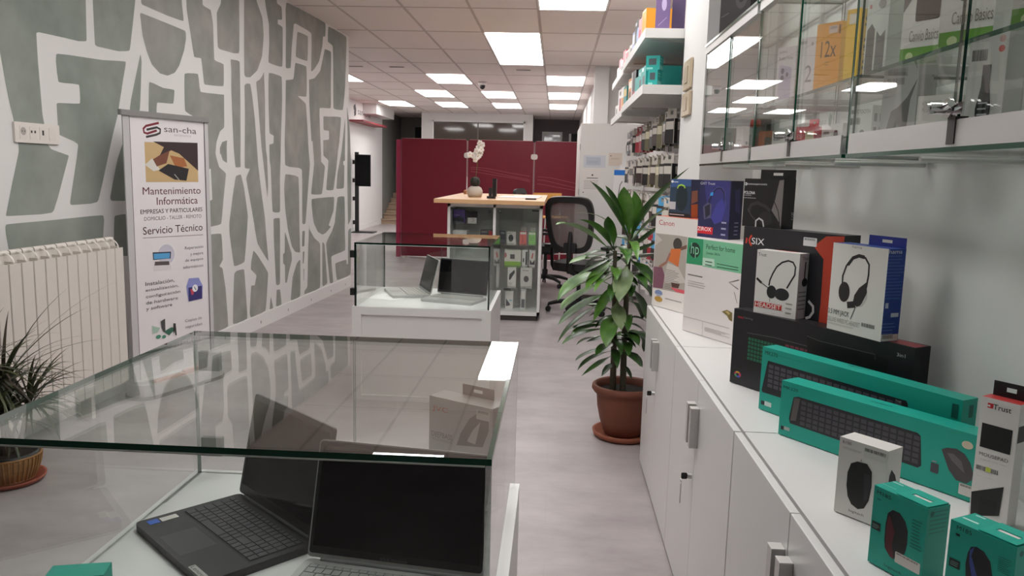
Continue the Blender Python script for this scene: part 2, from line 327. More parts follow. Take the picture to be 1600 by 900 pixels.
BX={
'mk270':((0.535, 1.991, 0.75),-58.6,0.523,0.048,0.162,[
 ('f','t','#0d2d2b',0.017,0.888,0.096,0.946,'MK270'),
 ('f','L','#0a574d',0.1,0.919,0.267,0.928,[3.0]),
 ('f','p','#232228',0.039,0.799,0.747,0.797,0.772,0.798,0.78,0.762,0.793,0.326,0.018,0.28,0.012,0.314),
 ('f','K','#55525a',0.047,0.39,0.761,0.77,[5.0,19.0]),
 ('f','t','#c8c8c8',0.726,0.747,0.751,0.779,'logi'),
 ('f','r','#1c2222',0.014,0.083,0.037,0.147),
 ('f','r','#c9d9d4',0.037,0.083,0.08,0.154),
 ('f','r','#0a5a50',0.96,0.753,0.985,0.932),
 ('r','r','#0b6055',0.464,0.764,0.748,0.921),
 ('t','t','#0c4c46',0.428,0.624,0.54,0.926,'logitech'),
]),
'mk220':((0.53, 1.791, 0.75),-54.8,0.439,0.055,0.127,[
 ('f','t','#10302e',0.012,0.861,0.103,0.914,'MK220'),
 ('f','L','#0c5c52',0.11,0.878,0.275,0.881,[3.0]),
 ('f','p','#2a292e',0.079,0.752,0.107,0.785,0.742,0.782,0.757,0.748,0.773,0.293,0.758,0.244,0.069,0.264,0.06,0.344,0.069,0.545),
 ('f','K','#4b494f',0.128,0.297,0.765,0.759,[5.0,17.0]),
 ('f','p','#5d5856',0.084,0.746,0.12,0.76,0.104,0.34,0.07,0.317),
 ('f','p','#4b4649',0.854,0.644,0.877,0.694,0.917,0.72,0.952,0.679,0.979,0.57,0.995,0.431,0.993,0.332,0.972,0.252,0.928,0.253,0.893,0.372),
 ('f','p','#6b6468',0.879,0.616,0.906,0.634,0.943,0.553,0.961,0.391,0.939,0.439,0.903,0.519),
 ('f','r','#45434b',0.815,0.252,0.85,0.4),
 ('f','r','#9a9a9a',0.819,0.419,0.838,0.436),
 ('f','e','#d8cdb4',0.936,0.762,0.983,0.88),
 ('f','s','#d9d5cf',0.943,0.067,0.996,0.237),
 ('f','b','#222222',0.948,0.194,0.996,0.226),
 ('f','r','#1c2222',0.016,0.103,0.035,0.173),
 ('f','r','#a9b9b4',0.035,0.117,0.071,0.178),
 ('t','t','#0c4c46',0.465,0.461,0.571,0.631,'logitech'),
]),
'b100':((0.512, 1.367, 0.75),-51.8,0.089,0.044,0.137,[
 ('f','t','#333333',0.066,0.927,0.249,0.964,'B100'),
 ('f','L','#a5a19d',0.08,0.862,0.506,0.887,[3.0]),
 ('f','s','#dcdad6',0.516,0.835,0.972,0.96),
 ('f','b','#222222',0.537,0.912,0.949,0.953),
 ('f','p','#1b1b1d',0.278,0.699,0.406,0.749,0.603,0.757,0.713,0.677,0.733,0.494,0.703,0.299,0.622,0.178,0.495,0.139,0.355,0.173,0.267,0.259,0.223,0.399,0.222,0.57),
 ('f','p','#303034',0.557,0.622,0.687,0.63,0.708,0.488,0.669,0.312,0.611,0.256),
 ('f','t','#4a4a4a',0.314,0.059,0.627,0.103,'logitech'),
 ('f','l','#222222',0.483,0.765,0.48,0.79,[0.012]),
 ('r','p','#222224',0.326,0.747,0.616,0.657,0.749,0.56,0.181,0.599,0.196,0.675),
]),
'm185a':((0.5, 1.181, 0.75),-63.6,0.094,0.045,0.123,[
 ('f','t','#0b2a2a',0.06,0.904,0.332,0.951,'M185'),
 ('f','r','#0b2a2a',0.078,0.841,0.149,0.85),
 ('f','p','#1a1b1f',0.385,0.794,0.52,0.797,0.635,0.723,0.694,0.623,0.703,0.465,0.679,0.335,0.533,0.21,0.411,0.206,0.306,0.283,0.284,0.379,0.279,0.574,0.303,0.727),
 ('f','p','#5a1f28',0.343,0.719,0.411,0.618,0.457,0.532,0.433,0.369,0.489,0.194,0.411,0.206,0.318,0.287,0.301,0.426,0.304,0.634),
 ('f','s','#dad6d0',0.511,0.175,0.966,0.312),
 ('f','b','#1a1a1a',0.534,0.281,0.929,0.302),
 ('f','t','#0b3a36',0.327,0.043,0.648,0.087,'logitech'),
 ('f','r','#14201f',0.024,0.448,0.191,0.547),
 ('f','L','#8ab0a8',0.041,0.471,0.172,0.521,[3.0]),
 ('f','L','#0c6a5e',0.753,0.458,0.963,0.812,[9.0]),
 ('r','L','#128478',0.122,0.681,0.937,0.964,[6.0]),
 ('r','e','#0e6e62',0.112,0.896,0.291,0.963),
 ('t','r','#bfe6dd',0.008,0.346,0.271,0.362),
 ('t','r','#bfe6dd',0.004,0.809,0.208,0.868),
]),
'm185b':((0.55, 1.05, 0.75),-61.1,0.09,0.05,0.13,[
 ('f','t','#0b2a2a',0.104,0.919,0.339,0.965,'M185'),
 ('f','r','#0b2a2a',0.102,0.854,0.165,0.879),
 ('f','p','#191a20',0.351,0.804,0.434,0.828,0.545,0.814,0.654,0.739,0.706,0.603,0.709,0.476,0.564,0.338,0.375,0.358,0.319,0.47,0.297,0.603,0.314,0.731),
 ('f','p','#33458c',0.339,0.765,0.405,0.816,0.372,0.715,0.424,0.628,0.484,0.527,0.486,0.441,0.408,0.501,0.348,0.637),
 ('f','r','#14201f',0.044,0.503,0.214,0.595),
 ('f','L','#8ab0a8',0.065,0.525,0.196,0.571,[3.0]),
 ('f','L','#0c6a5e',0.765,0.688,0.952,0.843,[8.0]),
 ('r','e','#0e6e62',0.123,0.889,0.283,0.951),
 ('t','r','#bfe6dd',0.034,0.36,0.282,0.448),
 ('t','r','#bfe6dd',0.064,0.841,0.216,0.91),
]),
'gaming':((0.518, 2.253, 0.75),-58.0,0.559,0.055,0.215,[
 ('f','r','#8c1f2a',0.028,0.883,0.068,0.911),
 ('f','t','#8a8a8c',0.068,0.889,0.129,0.918,'Gaming'),
 ('f','p','#15191a',0.099,0.715,0.274,0.741,0.593,0.733,0.601,0.404,0.114,0.2),
 ('f','l','#55565a',0.099,0.715,0.274,0.741,0.593,0.733,0.594,0.638,[0.004]),
 ('f','K','#1f6a4c',0.11,0.37,0.357,0.678,[6.0,12.0]),
 ('f','K','#7a3a48',0.345,0.666,0.576,0.706,[1.0,8.0]),
 ('f','p','#0c0d0f',0.466,0.858,0.534,0.854,0.783,0.847,0.891,0.81,0.872,0.55,0.48,0.475),
 ('f','l','#4c4d50',0.466,0.858,0.534,0.835,0.822,0.833,0.825,0.772,[0.004]),
 ('f','t','#d0d0d0',0.922,0.871,0.96,0.908,'3in1'),
 ('f','e','#c04060',0.03,0.093,0.077,0.173),
 ('f','e','#38a060',0.033,0.096,0.059,0.14),
 ('f','e','#4060c0',0.045,0.094,0.071,0.12),
 ('f','e','#d0a030',0.04,0.149,0.066,0.175),
 ('f','e','#1c1c20',0.044,0.113,0.063,0.151),
 ('t','p','#a83440',0.85,0.158,0.857,0.996,0.996,0.81,0.996,0.048),
]),
'ksix':((0.5485, 2.3287, 0.75),-58.0,0.345,0.06,0.444,[
 ('f','p','#c8452f',0.835,0.986,0.996,0.996,0.996,0.455,0.828,0.471,0.833,0.601,0.827,0.852,0.738,0.913,0.76,0.941),
 ('f','l','#d84a34',0.038,0.926,0.033,0.891,[0.018]),
 ('f','l','#d84a34',0.093,0.946,0.074,0.931,0.065,0.914,0.074,0.896,0.096,0.88,[0.018]),
 ('f','t','#efefef',0.093,0.89,0.232,0.932,'SIX'),
 ('f','s','#dcdcdc',0.627,0.918,0.754,0.969),
 ('f','b','#222222',0.637,0.952,0.74,0.964),
 ('f','l','#e4e4e4',0.718,0.592,0.767,0.564,0.771,0.531,0.741,0.496,0.704,0.484,[0.022]),
]),
'trusth':((0.5574, 2.1975, 0.965),-50.0,0.132,0.042,0.174,[
 ('f','t','#444444',0.028,0.903,0.229,0.955,'Trust'),
 ('f','l','#1c1c1e',0.336,0.456,0.351,0.546,0.406,0.651,0.488,0.764,0.61,0.843,0.745,0.878,0.856,0.862,0.918,0.794,0.914,0.672,0.835,0.567,0.756,0.454,[0.034]),
 ('f','e','#232426',0.292,0.261,0.521,0.465),
 ('f','e','#2a2b2d',0.482,0.254,0.821,0.443),
 ('f','l','#1c1c1e',0.029,0.548,0.154,0.483,[0.05]),
 ('f','l','#1c1c1e',0.154,0.483,0.326,0.42,[0.016]),
 ('f','l','#1c1c1e',0.373,0.258,0.379,0.202,[0.008]),
 ('f','r','#c43028',0.013,0.097,0.672,0.183),
 ('f','t','#f4f0ec',0.034,0.103,0.649,0.175,'HEADSET'),
 ('f','L','#a8a4a0',0.761,0.07,0.919,0.244,[3.0]),
 ('r','t','#444444',0.32,0.902,0.955,0.952,'Trust'),
 ('r','l','#1c1c1e',0.667,0.872,0.635,0.573,[0.12]),
 ('r','e','#232426',0.389,0.493,0.984,0.625),
 ('r','L','#77757a',0.125,0.142,0.996,0.434,[5.0]),
 ('t','r','#d8402e',0.235,0.817,0.768,0.996),
]),
'hama':((0.6887, 1.9907, 0.965),-66.0,0.172,0.052,0.215,[
 ('f','t','#97938e',0.36,0.964,0.54,0.996,'hama'),
 ('f','l','#1f1d1d',0.234,0.543,0.228,0.634,0.28,0.753,0.371,0.843,0.497,0.887,0.614,0.873,0.688,0.805,0.694,0.692,0.673,0.548,[0.03]),
 ('f','l','#1f1d1d',0.307,0.769,0.392,0.854,0.497,0.887,0.599,0.878,[0.05]),
 ('f','e','#262424',0.175,0.344,0.384,0.573),
 ('f','p','#242222',0.473,0.444,0.548,0.534,0.667,0.609,0.697,0.498,0.605,0.344,0.535,0.321,0.457,0.351),
 ('f','p','#cbc8c4',0.7,0.516,0.707,0.428,0.634,0.343,0.578,0.327,0.654,0.404),
 ('f','l','#1f1d1d',0.357,0.318,0.503,0.344,[0.09]),
 ('f','l','#3a3838',0.514,0.318,0.439,0.167,[0.012]),
 ('f','t','#33302e',0.007,0.167,0.409,0.241,'3.5 MM JACK'),
 ('f','t','#a8a4a0',0.004,0.096,0.619,0.149,'DELUXE WIRED PC-HEADSET'),
 ('f','L','#b0aca8',0.014,0.064,0.572,0.081,[2.0]),
 ('f','b','#222222',0.65,0.119,0.882,0.162),
 ('r','t','#dfe6f4',0.03,0.951,0.778,0.996,'hama'),
 ('r','L','#4c6cb4',0.004,0.466,0.996,0.937,[14.0]),
 ('r','r','#e6e2dc',0.004,0.005,0.975,0.078),
 ('r','b','#333333',0.078,0.031,0.68,0.072),
 ('r','r','#cfd6e8',0.079,0.364,0.256,0.422),
 ('r','s','#cfd6e8',0.445,0.266,0.887,0.31),
 ('r','L','#5c78b8',0.004,0.082,0.818,0.208,[4.0]),
]),
'polona':((0.5458, 2.3482, 1.194),-56.0,0.142,0.048,0.137,[
 ('f','e','#e6e6e6',0.004,0.853,0.073,0.918),
 ('f','e','#1d1b1c',0.01,0.873,0.048,0.899),
 ('f','t','#e6e6e6',0.085,0.856,0.587,0.909,'conceptronic'),
 ('f','t','#f0f0f0',0.004,0.674,0.291,0.738,'POLONA'),
 ('f','L','#b8b8c4',0.004,0.645,0.203,0.662,[1.0]),
 ('f','L','#d0d0d0',0.004,0.592,0.319,0.608,[1.0]),
 ('f','p','#7a7371',0.889,0.976,0.996,0.99,0.996,0.041,0.996,0.025,0.949,0.135,0.74,0.365,0.811,0.58),
 ('f','l','#383536',0.157,0.316,0.209,0.453,0.372,0.503,0.583,0.439,0.712,0.347,[0.07]),
 ('f','l','#4a4748',0.132,0.366,0.228,0.237,0.363,0.128,[0.025]),
 ('f','e','#2c2a2b',0.429,0.041,0.779,0.332),
 ('f','l','#d4d4d4',0.365,0.004,0.363,0.128,0.441,0.186,0.538,0.14,0.573,0.018,[0.035]),
 ('f','l','#1a1819',0.794,0.547,0.909,0.358,0.967,0.103,[0.02]),
 ('r','t','#d8d8d8',0.796,0.272,0.996,0.338,'POLONA'),
 ('r','L','#9a9a9a',0.799,0.19,0.996,0.265,[2.0]),
]),
'canon':((0.453, 3.598, 0.75),-62.0,0.45,0.12,0.406,[
 ('f','t','#c03038',0.059,0.905,0.308,0.96,'Canon'),
 ('f','p','#b5ada3',0.011,0.806,0.382,0.813,0.996,0.802,0.996,0.334,0.996,0.217,0.501,0.207,0.004,0.196),
 ('f','p','#cfc8c0',0.014,0.802,0.128,0.741,0.011,0.668),
 ('f','e','#453f3a',0.308,0.653,0.448,0.786),
 ('f','l','#7a5a4c',0.431,0.677,0.539,0.714,0.658,0.722,[0.035]),
 ('f','p','#e0793c',0.279,0.661,0.437,0.678,0.421,0.565,0.409,0.478,0.317,0.509,0.244,0.526),
 ('f','l','#a87868',0.098,0.437,0.213,0.505,0.27,0.616,[0.03]),
 ('f','p','#d4ccc4',0.233,0.503,0.409,0.478,0.547,0.327,0.212,0.276,0.217,0.215,0.198,0.362),
 ('f','L','#77706c',0.206,0.223,0.43,0.434,[12.0]),
 ('f','p','#855466',0.004,0.434,0.151,0.444,0.196,0.362,0.189,0.308,0.177,0.213,0.013,0.2),
 ('f','p','#e0606a',0.3,0.245,0.529,0.247,0.532,0.209,0.393,0.208),
 ('f','p','#5f3f3a',0.309,0.299,0.449,0.303,0.428,0.253,0.326,0.25),
 ('f','e','#8498c4',0.049,0.119,0.177,0.186),
 ('f','e','#c49a48',0.048,0.053,0.183,0.116),
 ('f','r','#e9e4e0',0.05,0.13,0.177,0.136),
 ('f','L','#b0a8a6',0.224,0.104,0.491,0.127,[1.0]),
]),
'hp':((0.502, 3.02, 0.75),-62.0,0.42,0.15,0.357,[
 ('f','p','#2ba06b',0.009,0.996,0.227,0.996,0.233,0.726,0.004,0.72),
 ('f','p','#80cb9f',0.227,0.996,0.782,0.996,0.778,0.716,0.234,0.719),
 ('f','e','#133629',0.038,0.791,0.191,0.952),
 ('f','t','#8fd8ae',0.06,0.793,0.174,0.946,'hp'),
 ('f','t','#12402c',0.272,0.904,0.644,0.954,'Perfect for home'),
 ('f','t','#1f5a40',0.278,0.847,0.461,0.876,'DeskJet 2820e'),
 ('f','p','#c4e6d0',0.232,0.809,0.388,0.812,0.399,0.741,0.233,0.726),
 ('f','l','#1f5a40',0.423,0.772,0.697,0.768,[0.006]),
 ('f','l','#1f5a40',0.426,0.74,0.699,0.743,[0.006]),
 ('f','L','#1f5a40',0.272,0.737,0.373,0.787,[2.0]),
 ('f','L','#77716f',0.037,0.602,0.243,0.622,[1.0]),
 ('f','L','#b5aeac',0.043,0.49,0.296,0.55,[3.0]),
 ('f','l','#6a6462',0.716,0.652,0.596,0.61,0.714,0.559,[0.008]),
 ('f','l','#8a8482',0.668,0.525,0.711,0.423,[0.006]),
 ('f','p','#7d6f3c',0.529,0.303,0.593,0.334,0.66,0.317,0.667,0.231,0.631,0.239,0.598,0.276),
 ('f','p','#c0aa70',0.569,0.315,0.604,0.326,0.636,0.304,0.618,0.285),
 ('f','l','#b5adab',0.012,0.151,0.638,0.156,[0.004]),
 ('f','l','#b5adab',0.285,0.149,0.291,0.004,[0.004]),
 ('f','L','#8f8886',0.316,0.06,0.656,0.101,[4.0]),
]),
'zirox':((0.5456, 3.0658, 1.107),-58.0,0.165,0.06,0.214,[
 ('f','p','#3a3a7c',0.122,0.996,0.96,0.996,0.996,0.3,0.355,0.337),
 ('f','l','#26264e',0.325,0.601,0.387,0.742,0.527,0.863,0.677,0.884,0.798,0.808,0.84,0.66,[0.07]),
 ('f','l','#55559c',0.315,0.685,0.406,0.798,0.55,0.887,0.701,0.89,0.822,0.809,0.858,0.565,[0.02]),
 ('f','p','#45459a',0.748,0.698,0.861,0.538,0.769,0.301,0.547,0.242,0.418,0.354,0.583,0.597),
 ('f','p','#5b5878',0.142,0.539,0.297,0.617,0.431,0.577,0.41,0.353,0.2,0.308),
 ('f','p','#2a2838',0.2,0.541,0.365,0.589,0.386,0.408,0.25,0.332),
 ('f','p','#3fa0e8',0.361,0.783,0.457,0.802,0.451,0.741,0.357,0.728),
 ('f','r','#dc2a36',0.004,0.062,0.511,0.186),
 ('f','t','#ffffff',0.013,0.111,0.453,0.181,'ZIROX'),
 ('f','t','#e6e6ee',0.02,0.922,0.495,0.965,'GXT Trust'),
 ('f','L','#a8a8c8',0.771,0.064,0.934,0.322,[3.0]),
 ('r','p','#31315c',0.334,0.841,0.719,0.87,0.858,0.435,0.445,0.489),
 ('r','L','#7a7a9a',0.435,0.078,0.774,0.312,[4.0]),
]),
'speaker':((0.5053, 3.5635, 1.156),-56.0,0.13,0.06,0.165,[
 ('f','p','#3f5f96',0.036,0.992,0.996,0.996,0.996,0.828,0.018,0.78),
 ('f','e','#1d2d35',0.298,0.163,0.86,0.86),
 ('f','l','#b0e04c',0.348,0.755,0.396,0.826,0.532,0.854,0.665,0.829,0.717,0.77,[0.05]),
 ('f','r','#c8ccd0',0.004,0.197,0.302,0.399),
 ('f','e','#f0f0f0',0.027,0.899,0.153,0.967),
 ('f','L','#d0d8e0',0.159,0.914,0.379,0.952,[1.0]),
 ('f','p','#161c20',0.004,0.116,0.996,0.103,0.996,0.004,0.004,0.004),
 ('f','L','#c8ccd0',0.026,0.053,0.737,0.096,[1.0]),
 ('r','p','#c46a38',0.1,0.346,0.717,0.367,0.794,0.011,0.155,0.013),
 ('r','p','#a0705c',0.102,0.698,0.639,0.721,0.703,0.43,0.095,0.367),
]),
'mousepad':((0.748, 1.373, 0.75),-54.7,0.063,0.031,0.218,[
 ('f','r','#c8202a',0.178,0.92,0.329,0.959),
 ('f','r','#e9e6e2',0.183,0.93,0.252,0.945),
 ('f','t','#1a1a1a',0.329,0.917,0.793,0.96,'Trust'),
 ('f','r','#111112',0.092,0.593,0.885,0.79),
 ('f','t','#555250',0.105,0.525,0.86,0.552,'MOUSEPAD'),
 ('f','t','#a6a29e',0.146,0.493,0.811,0.499,'250 X 210 MM'),
 ('f','b','#222222',0.067,0.404,0.658,0.44),
 ('f','r','#cfe050',0.318,0.406,0.448,0.443),
 ('f','L','#8a8682',0.102,0.356,0.614,0.358,[3.0]),
 ('f','p','#1f1f20',0.016,0.205,0.832,0.328,0.799,0.085,0.058,0.004),
 ('f','p','#0c0c0d',0.241,0.187,0.701,0.19,0.696,0.08,0.266,0.031),
 ('r','r','#111112',0.076,0.692,0.834,0.825),
]),
'banner':((-2.36, 4.25, 0.0),70.41,0.626,0.004,1.61,[
 ('f','l','#7c2030',0.4,0.97,0.254,0.956,0.224,0.946,0.23,0.933,0.265,0.93,0.374,0.943,[0.02]),
 ('f','l','#3a3436',0.259,0.943,0.376,0.954,0.415,0.948,0.41,0.935,0.365,0.928,0.249,0.918,[0.02]),
 ('f','t','#55454c',0.458,0.94,0.853,0.962,'san-cha'),
 ('f','t','#b4acb4',0.576,0.927,0.785,0.934,'INFORMATICA'),
 ('f','r','#c9ab7c',0.229,0.762,0.858,0.901),
 ('f','p','#3a2a2c',0.326,0.904,0.864,0.908,0.86,0.804,0.629,0.865,0.534,0.876,0.419,0.857,0.306,0.839,0.4,0.858,0.448,0.886),
 ('f','p','#d8d4cc',0.224,0.822,0.307,0.845,0.394,0.806,0.32,0.8),
 ('f','p','#7a4a38',0.316,0.842,0.4,0.857,0.515,0.875,0.471,0.829,0.358,0.817),
 ('f','p','#a8683c',0.513,0.858,0.687,0.849,0.723,0.82,0.584,0.813),
 ('f','p','#2a2628',0.375,0.803,0.49,0.827,0.742,0.811,0.707,0.767,0.56,0.771),
 ('f','l','#b8b4b0',0.562,0.79,0.618,0.769,[0.008]),
 ('f','t','#6a363c',0.187,0.718,0.882,0.744,'Mantenimiento'),
 ('f','t','#6a363c',0.341,0.681,0.841,0.708,'Informática'),
 ('f','t','#363234',0.152,0.651,0.898,0.666,'EMPRESAS Y PARTICULARES'),
 ('f','t','#8a8488',0.191,0.627,0.883,0.64,'DOMICILIO - TALLER - REMOTO'),
 ('f','t','#583c40',0.172,0.578,0.894,0.605,'Servicio Técnico'),
 ('f','l','#b09aa0',0.167,0.567,0.897,0.561,[0.006]),
 ('f','e','#c9c5d2',0.33,0.463,0.526,0.537),
 ('f','p','#3a3a44',0.271,0.513,0.485,0.509,0.478,0.484,0.272,0.486),
 ('f','p','#58a0d2',0.28,0.508,0.473,0.505,0.467,0.485,0.281,0.488),
 ('f','p','#d9d5d6',0.285,0.479,0.462,0.476,0.484,0.446,0.274,0.447),
 ('f','p','#5a5252',0.293,0.479,0.458,0.475,0.46,0.461,0.284,0.465),
 ('f','t','#77727a',0.657,0.508,0.893,0.522,'Reparación'),
 ('f','t','#77727a',0.723,0.483,0.89,0.497,'y mejora'),
 ('f','t','#77727a',0.655,0.462,0.888,0.475,'de equipos'),
 ('f','t','#77727a',0.628,0.439,0.885,0.45,'informáticos'),
 ('f','t','#565256',0.173,0.394,0.514,0.41,'Instalación,'),
 ('f','t','#565256',0.171,0.374,0.562,0.386,'actualización,'),
 ('f','t','#565256',0.172,0.349,0.579,0.363,'configuración'),
 ('f','t','#565256',0.171,0.329,0.548,0.341,'de hardware'),
 ('f','t','#565256',0.17,0.304,0.475,0.32,'y software'),
 ('f','p','#8d92cc',0.659,0.371,0.695,0.401,0.82,0.398,0.869,0.366,0.859,0.315,0.681,0.313),
 ('f','p','#38336e',0.683,0.366,0.858,0.365,0.859,0.315,0.681,0.313),
 ('f','p','#c0485a',0.707,0.358,0.757,0.358,0.746,0.337,0.721,0.336),
 ('f','e','#ecebee',0.733,0.346,0.805,0.374),
 ('f','l','#333333',0.757,0.366,0.781,0.352,[0.008]),
 ('f','p','#a8c2b2',0.226,0.249,0.321,0.236,0.289,0.221,0.229,0.219),
 ('f','p','#3d6a58',0.357,0.219,0.459,0.229,0.497,0.219,0.424,0.2),
 ('f','p','#4a4a4a',0.328,0.259,0.382,0.266,0.381,0.222,0.357,0.217,0.336,0.235),
 ('f','e','#4a8a70',0.266,0.197,0.326,0.211),
 ('f','e','#4a8a70',0.337,0.193,0.386,0.206),
 ('f','p','#333333',0.48,0.242,0.508,0.24,0.516,0.194,0.502,0.195,0.493,0.215,0.475,0.199),
 ('f','t','#8a868c',0.625,0.233,0.844,0.247,'Copias de'),
 ('f','t','#8a868c',0.626,0.21,0.841,0.223,'seguridad'),
 ('f','t','#a8909c',0.407,0.151,0.819,0.184,'san-cha'),
]),
'jvc':((-0.284, 1.811, 0.552),-30.2,0.183,0.06,0.25,[
 ('f','t','#d8502a',0.048,0.852,0.309,0.913,'JVC'),
 ('f','t','#55504e',0.042,0.611,0.38,0.662,'DEEPBASS'),
 ('f','t','#8f8a88',0.043,0.575,0.381,0.603,'WIRELESS HEADPHONES'),
 ('f','p','#6f6a68',0.453,0.579,0.509,0.696,0.646,0.86,0.76,0.926,0.943,0.902,0.947,0.791,0.861,0.622),
 ('f','p','#d5d0cc',0.617,0.641,0.696,0.753,0.819,0.856,0.746,0.632),
 ('f','s','#dedad6',0.754,0.877,0.962,0.967),
 ('f','b','#444444',0.782,0.937,0.941,0.961),
]),
}
PLANT_STEMS=[[(-0.062, 0.232), (-0.063, 0.407), (-0.071, 0.671), (-0.078, 0.834), (-0.08, 0.957)], [(-0.01, 0.234), (-0.014, 0.475), (-0.013, 0.745), (-0.011, 0.901), (-0.011, 1.042)]]
PLANT_LEAVES=[((-0.013,1.013),(-0.122,1.189),(-0.226,1.301),0.0181,-0.1,-0.2,0),((-0.024,1.042),(-0.091,1.188),(-0.149,1.281),0.0163,-0.05,-0.12,0),((-0.01,1.029),(-0.043,1.164),(-0.059,1.277),0.0308,-0.05,-0.1,1),((-0.004,1.029),(0.007,1.165),(-0.01,1.259),0.0217,-0.05,-0.08,1),((0.0,1.02),(0.055,1.177),(0.208,1.373),0.0199,-0.14,-0.34,0),((0.0,1.004),(0.077,1.109),(0.163,1.191),0.0163,-0.06,-0.12,3),((-0.002,0.982),(0.062,1.022),(0.119,1.097),0.0254,-0.04,-0.1,0),((-0.001,0.959),(0.055,0.971),(0.123,1.022),0.029,-0.04,-0.1,0),((-0.006,0.933),(0.061,0.929),(0.133,0.955),0.0326,0.0,-0.05,2),((-0.09,0.95),(-0.267,1.068),(-0.382,1.093),0.029,-0.12,-0.22,1),((-0.083,0.957),(-0.182,1.07),(-0.277,1.119),0.0272,-0.1,-0.2,0),((-0.083,0.957),(-0.111,1.05),(-0.129,1.133),0.0236,-0.02,-0.1,0),((-0.078,0.979),(-0.131,1.106),(-0.289,1.145),0.0072,0.0,-0.05,3),((-0.089,0.944),(-0.214,0.925),(-0.312,0.908),0.0272,-0.1,-0.2,1),((-0.095,0.924),(-0.187,0.881),(-0.299,0.827),0.0163,-0.1,-0.15,0),((-0.088,0.915),(-0.165,0.853),(-0.228,0.787),0.0254,-0.12,-0.2,1),((-0.085,0.853),(-0.242,0.819),(-0.361,0.73),0.0399,-0.12,-0.22,1),((-0.087,0.827),(-0.264,0.736),(-0.341,0.683),0.0254,-0.12,-0.2,1),((-0.08,0.802),(-0.13,0.712),(-0.182,0.623),0.0217,-0.1,-0.15,1),((-0.017,0.885),(-0.043,0.819),(-0.067,0.73),0.0362,-0.12,-0.2,3),((-0.081,0.753),(-0.23,0.689),(-0.354,0.608),0.029,-0.1,-0.2,0),((-0.083,0.72),(-0.249,0.621),(-0.353,0.506),0.0163,-0.08,-0.14,2),((-0.078,0.605),(-0.2,0.596),(-0.302,0.576),0.0181,-0.08,-0.16,2),((-0.077,0.579),(-0.201,0.581),(-0.29,0.559),0.0236,-0.1,-0.2,0),((-0.076,0.566),(-0.231,0.548),(-0.332,0.509),0.0199,-0.1,-0.18,0),((-0.063,0.639),(-0.1,0.592),(-0.12,0.513),0.0326,-0.14,-0.22,1),((-0.06,0.705),(-0.06,0.654),(-0.047,0.589),0.0272,-0.12,-0.18,3),((-0.072,0.54),(-0.148,0.516),(-0.21,0.509),0.0163,-0.06,-0.1,2),((-0.008,0.917),(0.054,0.865),(0.097,0.805),0.0362,-0.06,-0.1,0),((-0.003,0.788),(0.056,0.705),(0.077,0.636),0.0199,-0.06,-0.1,2),((-0.006,0.804),(0.062,0.791),(0.102,0.742),0.0217,-0.05,-0.08,2),((-0.004,0.615),(0.044,0.62),(0.093,0.602),0.0163,0.0,0.0,2),((-0.006,0.591),(0.046,0.577),(0.089,0.545),0.0163,0.0,0.0,2),((-0.017,0.548),(0.018,0.539),(0.044,0.508),0.0217,-0.08,-0.14,0),((-0.007,0.542),(0.065,0.518),(0.085,0.45),0.0181,0.0,-0.02,2),((-0.069,0.473),(-0.194,0.442),(-0.261,0.41),0.0145,-0.06,-0.1,2),((-0.068,0.447),(-0.178,0.421),(-0.25,0.366),0.0163,-0.08,-0.12,2),((-0.07,0.423),(-0.146,0.395),(-0.231,0.345),0.0163,-0.1,-0.15,0),((-0.065,0.39),(-0.094,0.365),(-0.126,0.331),0.0145,-0.05,-0.08,2),((-0.013,0.382),(0.008,0.35),(0.028,0.313),0.0109,-0.03,-0.05,2),((-0.013,0.459),(0.031,0.425),(0.073,0.39),0.0254,-0.06,-0.1,2),((-0.07,0.49),(-0.117,0.48),(-0.166,0.451),0.0254,-0.1,-0.15,0),((-0.022,0.435),(0.021,0.417),(0.087,0.392),0.0163,0.0,0.0,2),((-0.08,0.883),(-0.146,0.854),(-0.193,0.793),0.0217,-0.05,-0.1,0),((-0.012,0.852),(-0.056,0.779),(-0.066,0.691),0.0217,0.05,0.08,2),((-0.012,0.933),(-0.077,0.929),(-0.137,0.884),0.0181,0.08,0.12,2),((-0.009,0.997),(-0.05,1.018),(-0.118,1.012),0.0181,0.05,0.1,2),((-0.009,1.004),(0.051,1.053),(0.118,1.059),0.0163,0.05,0.08,2),((-0.008,0.706),(0.049,0.669),(0.077,0.6),0.0254,0.04,0.06,2),((-0.074,0.671),(-0.132,0.646),(-0.194,0.603),0.0181,0.04,0.08,2)]
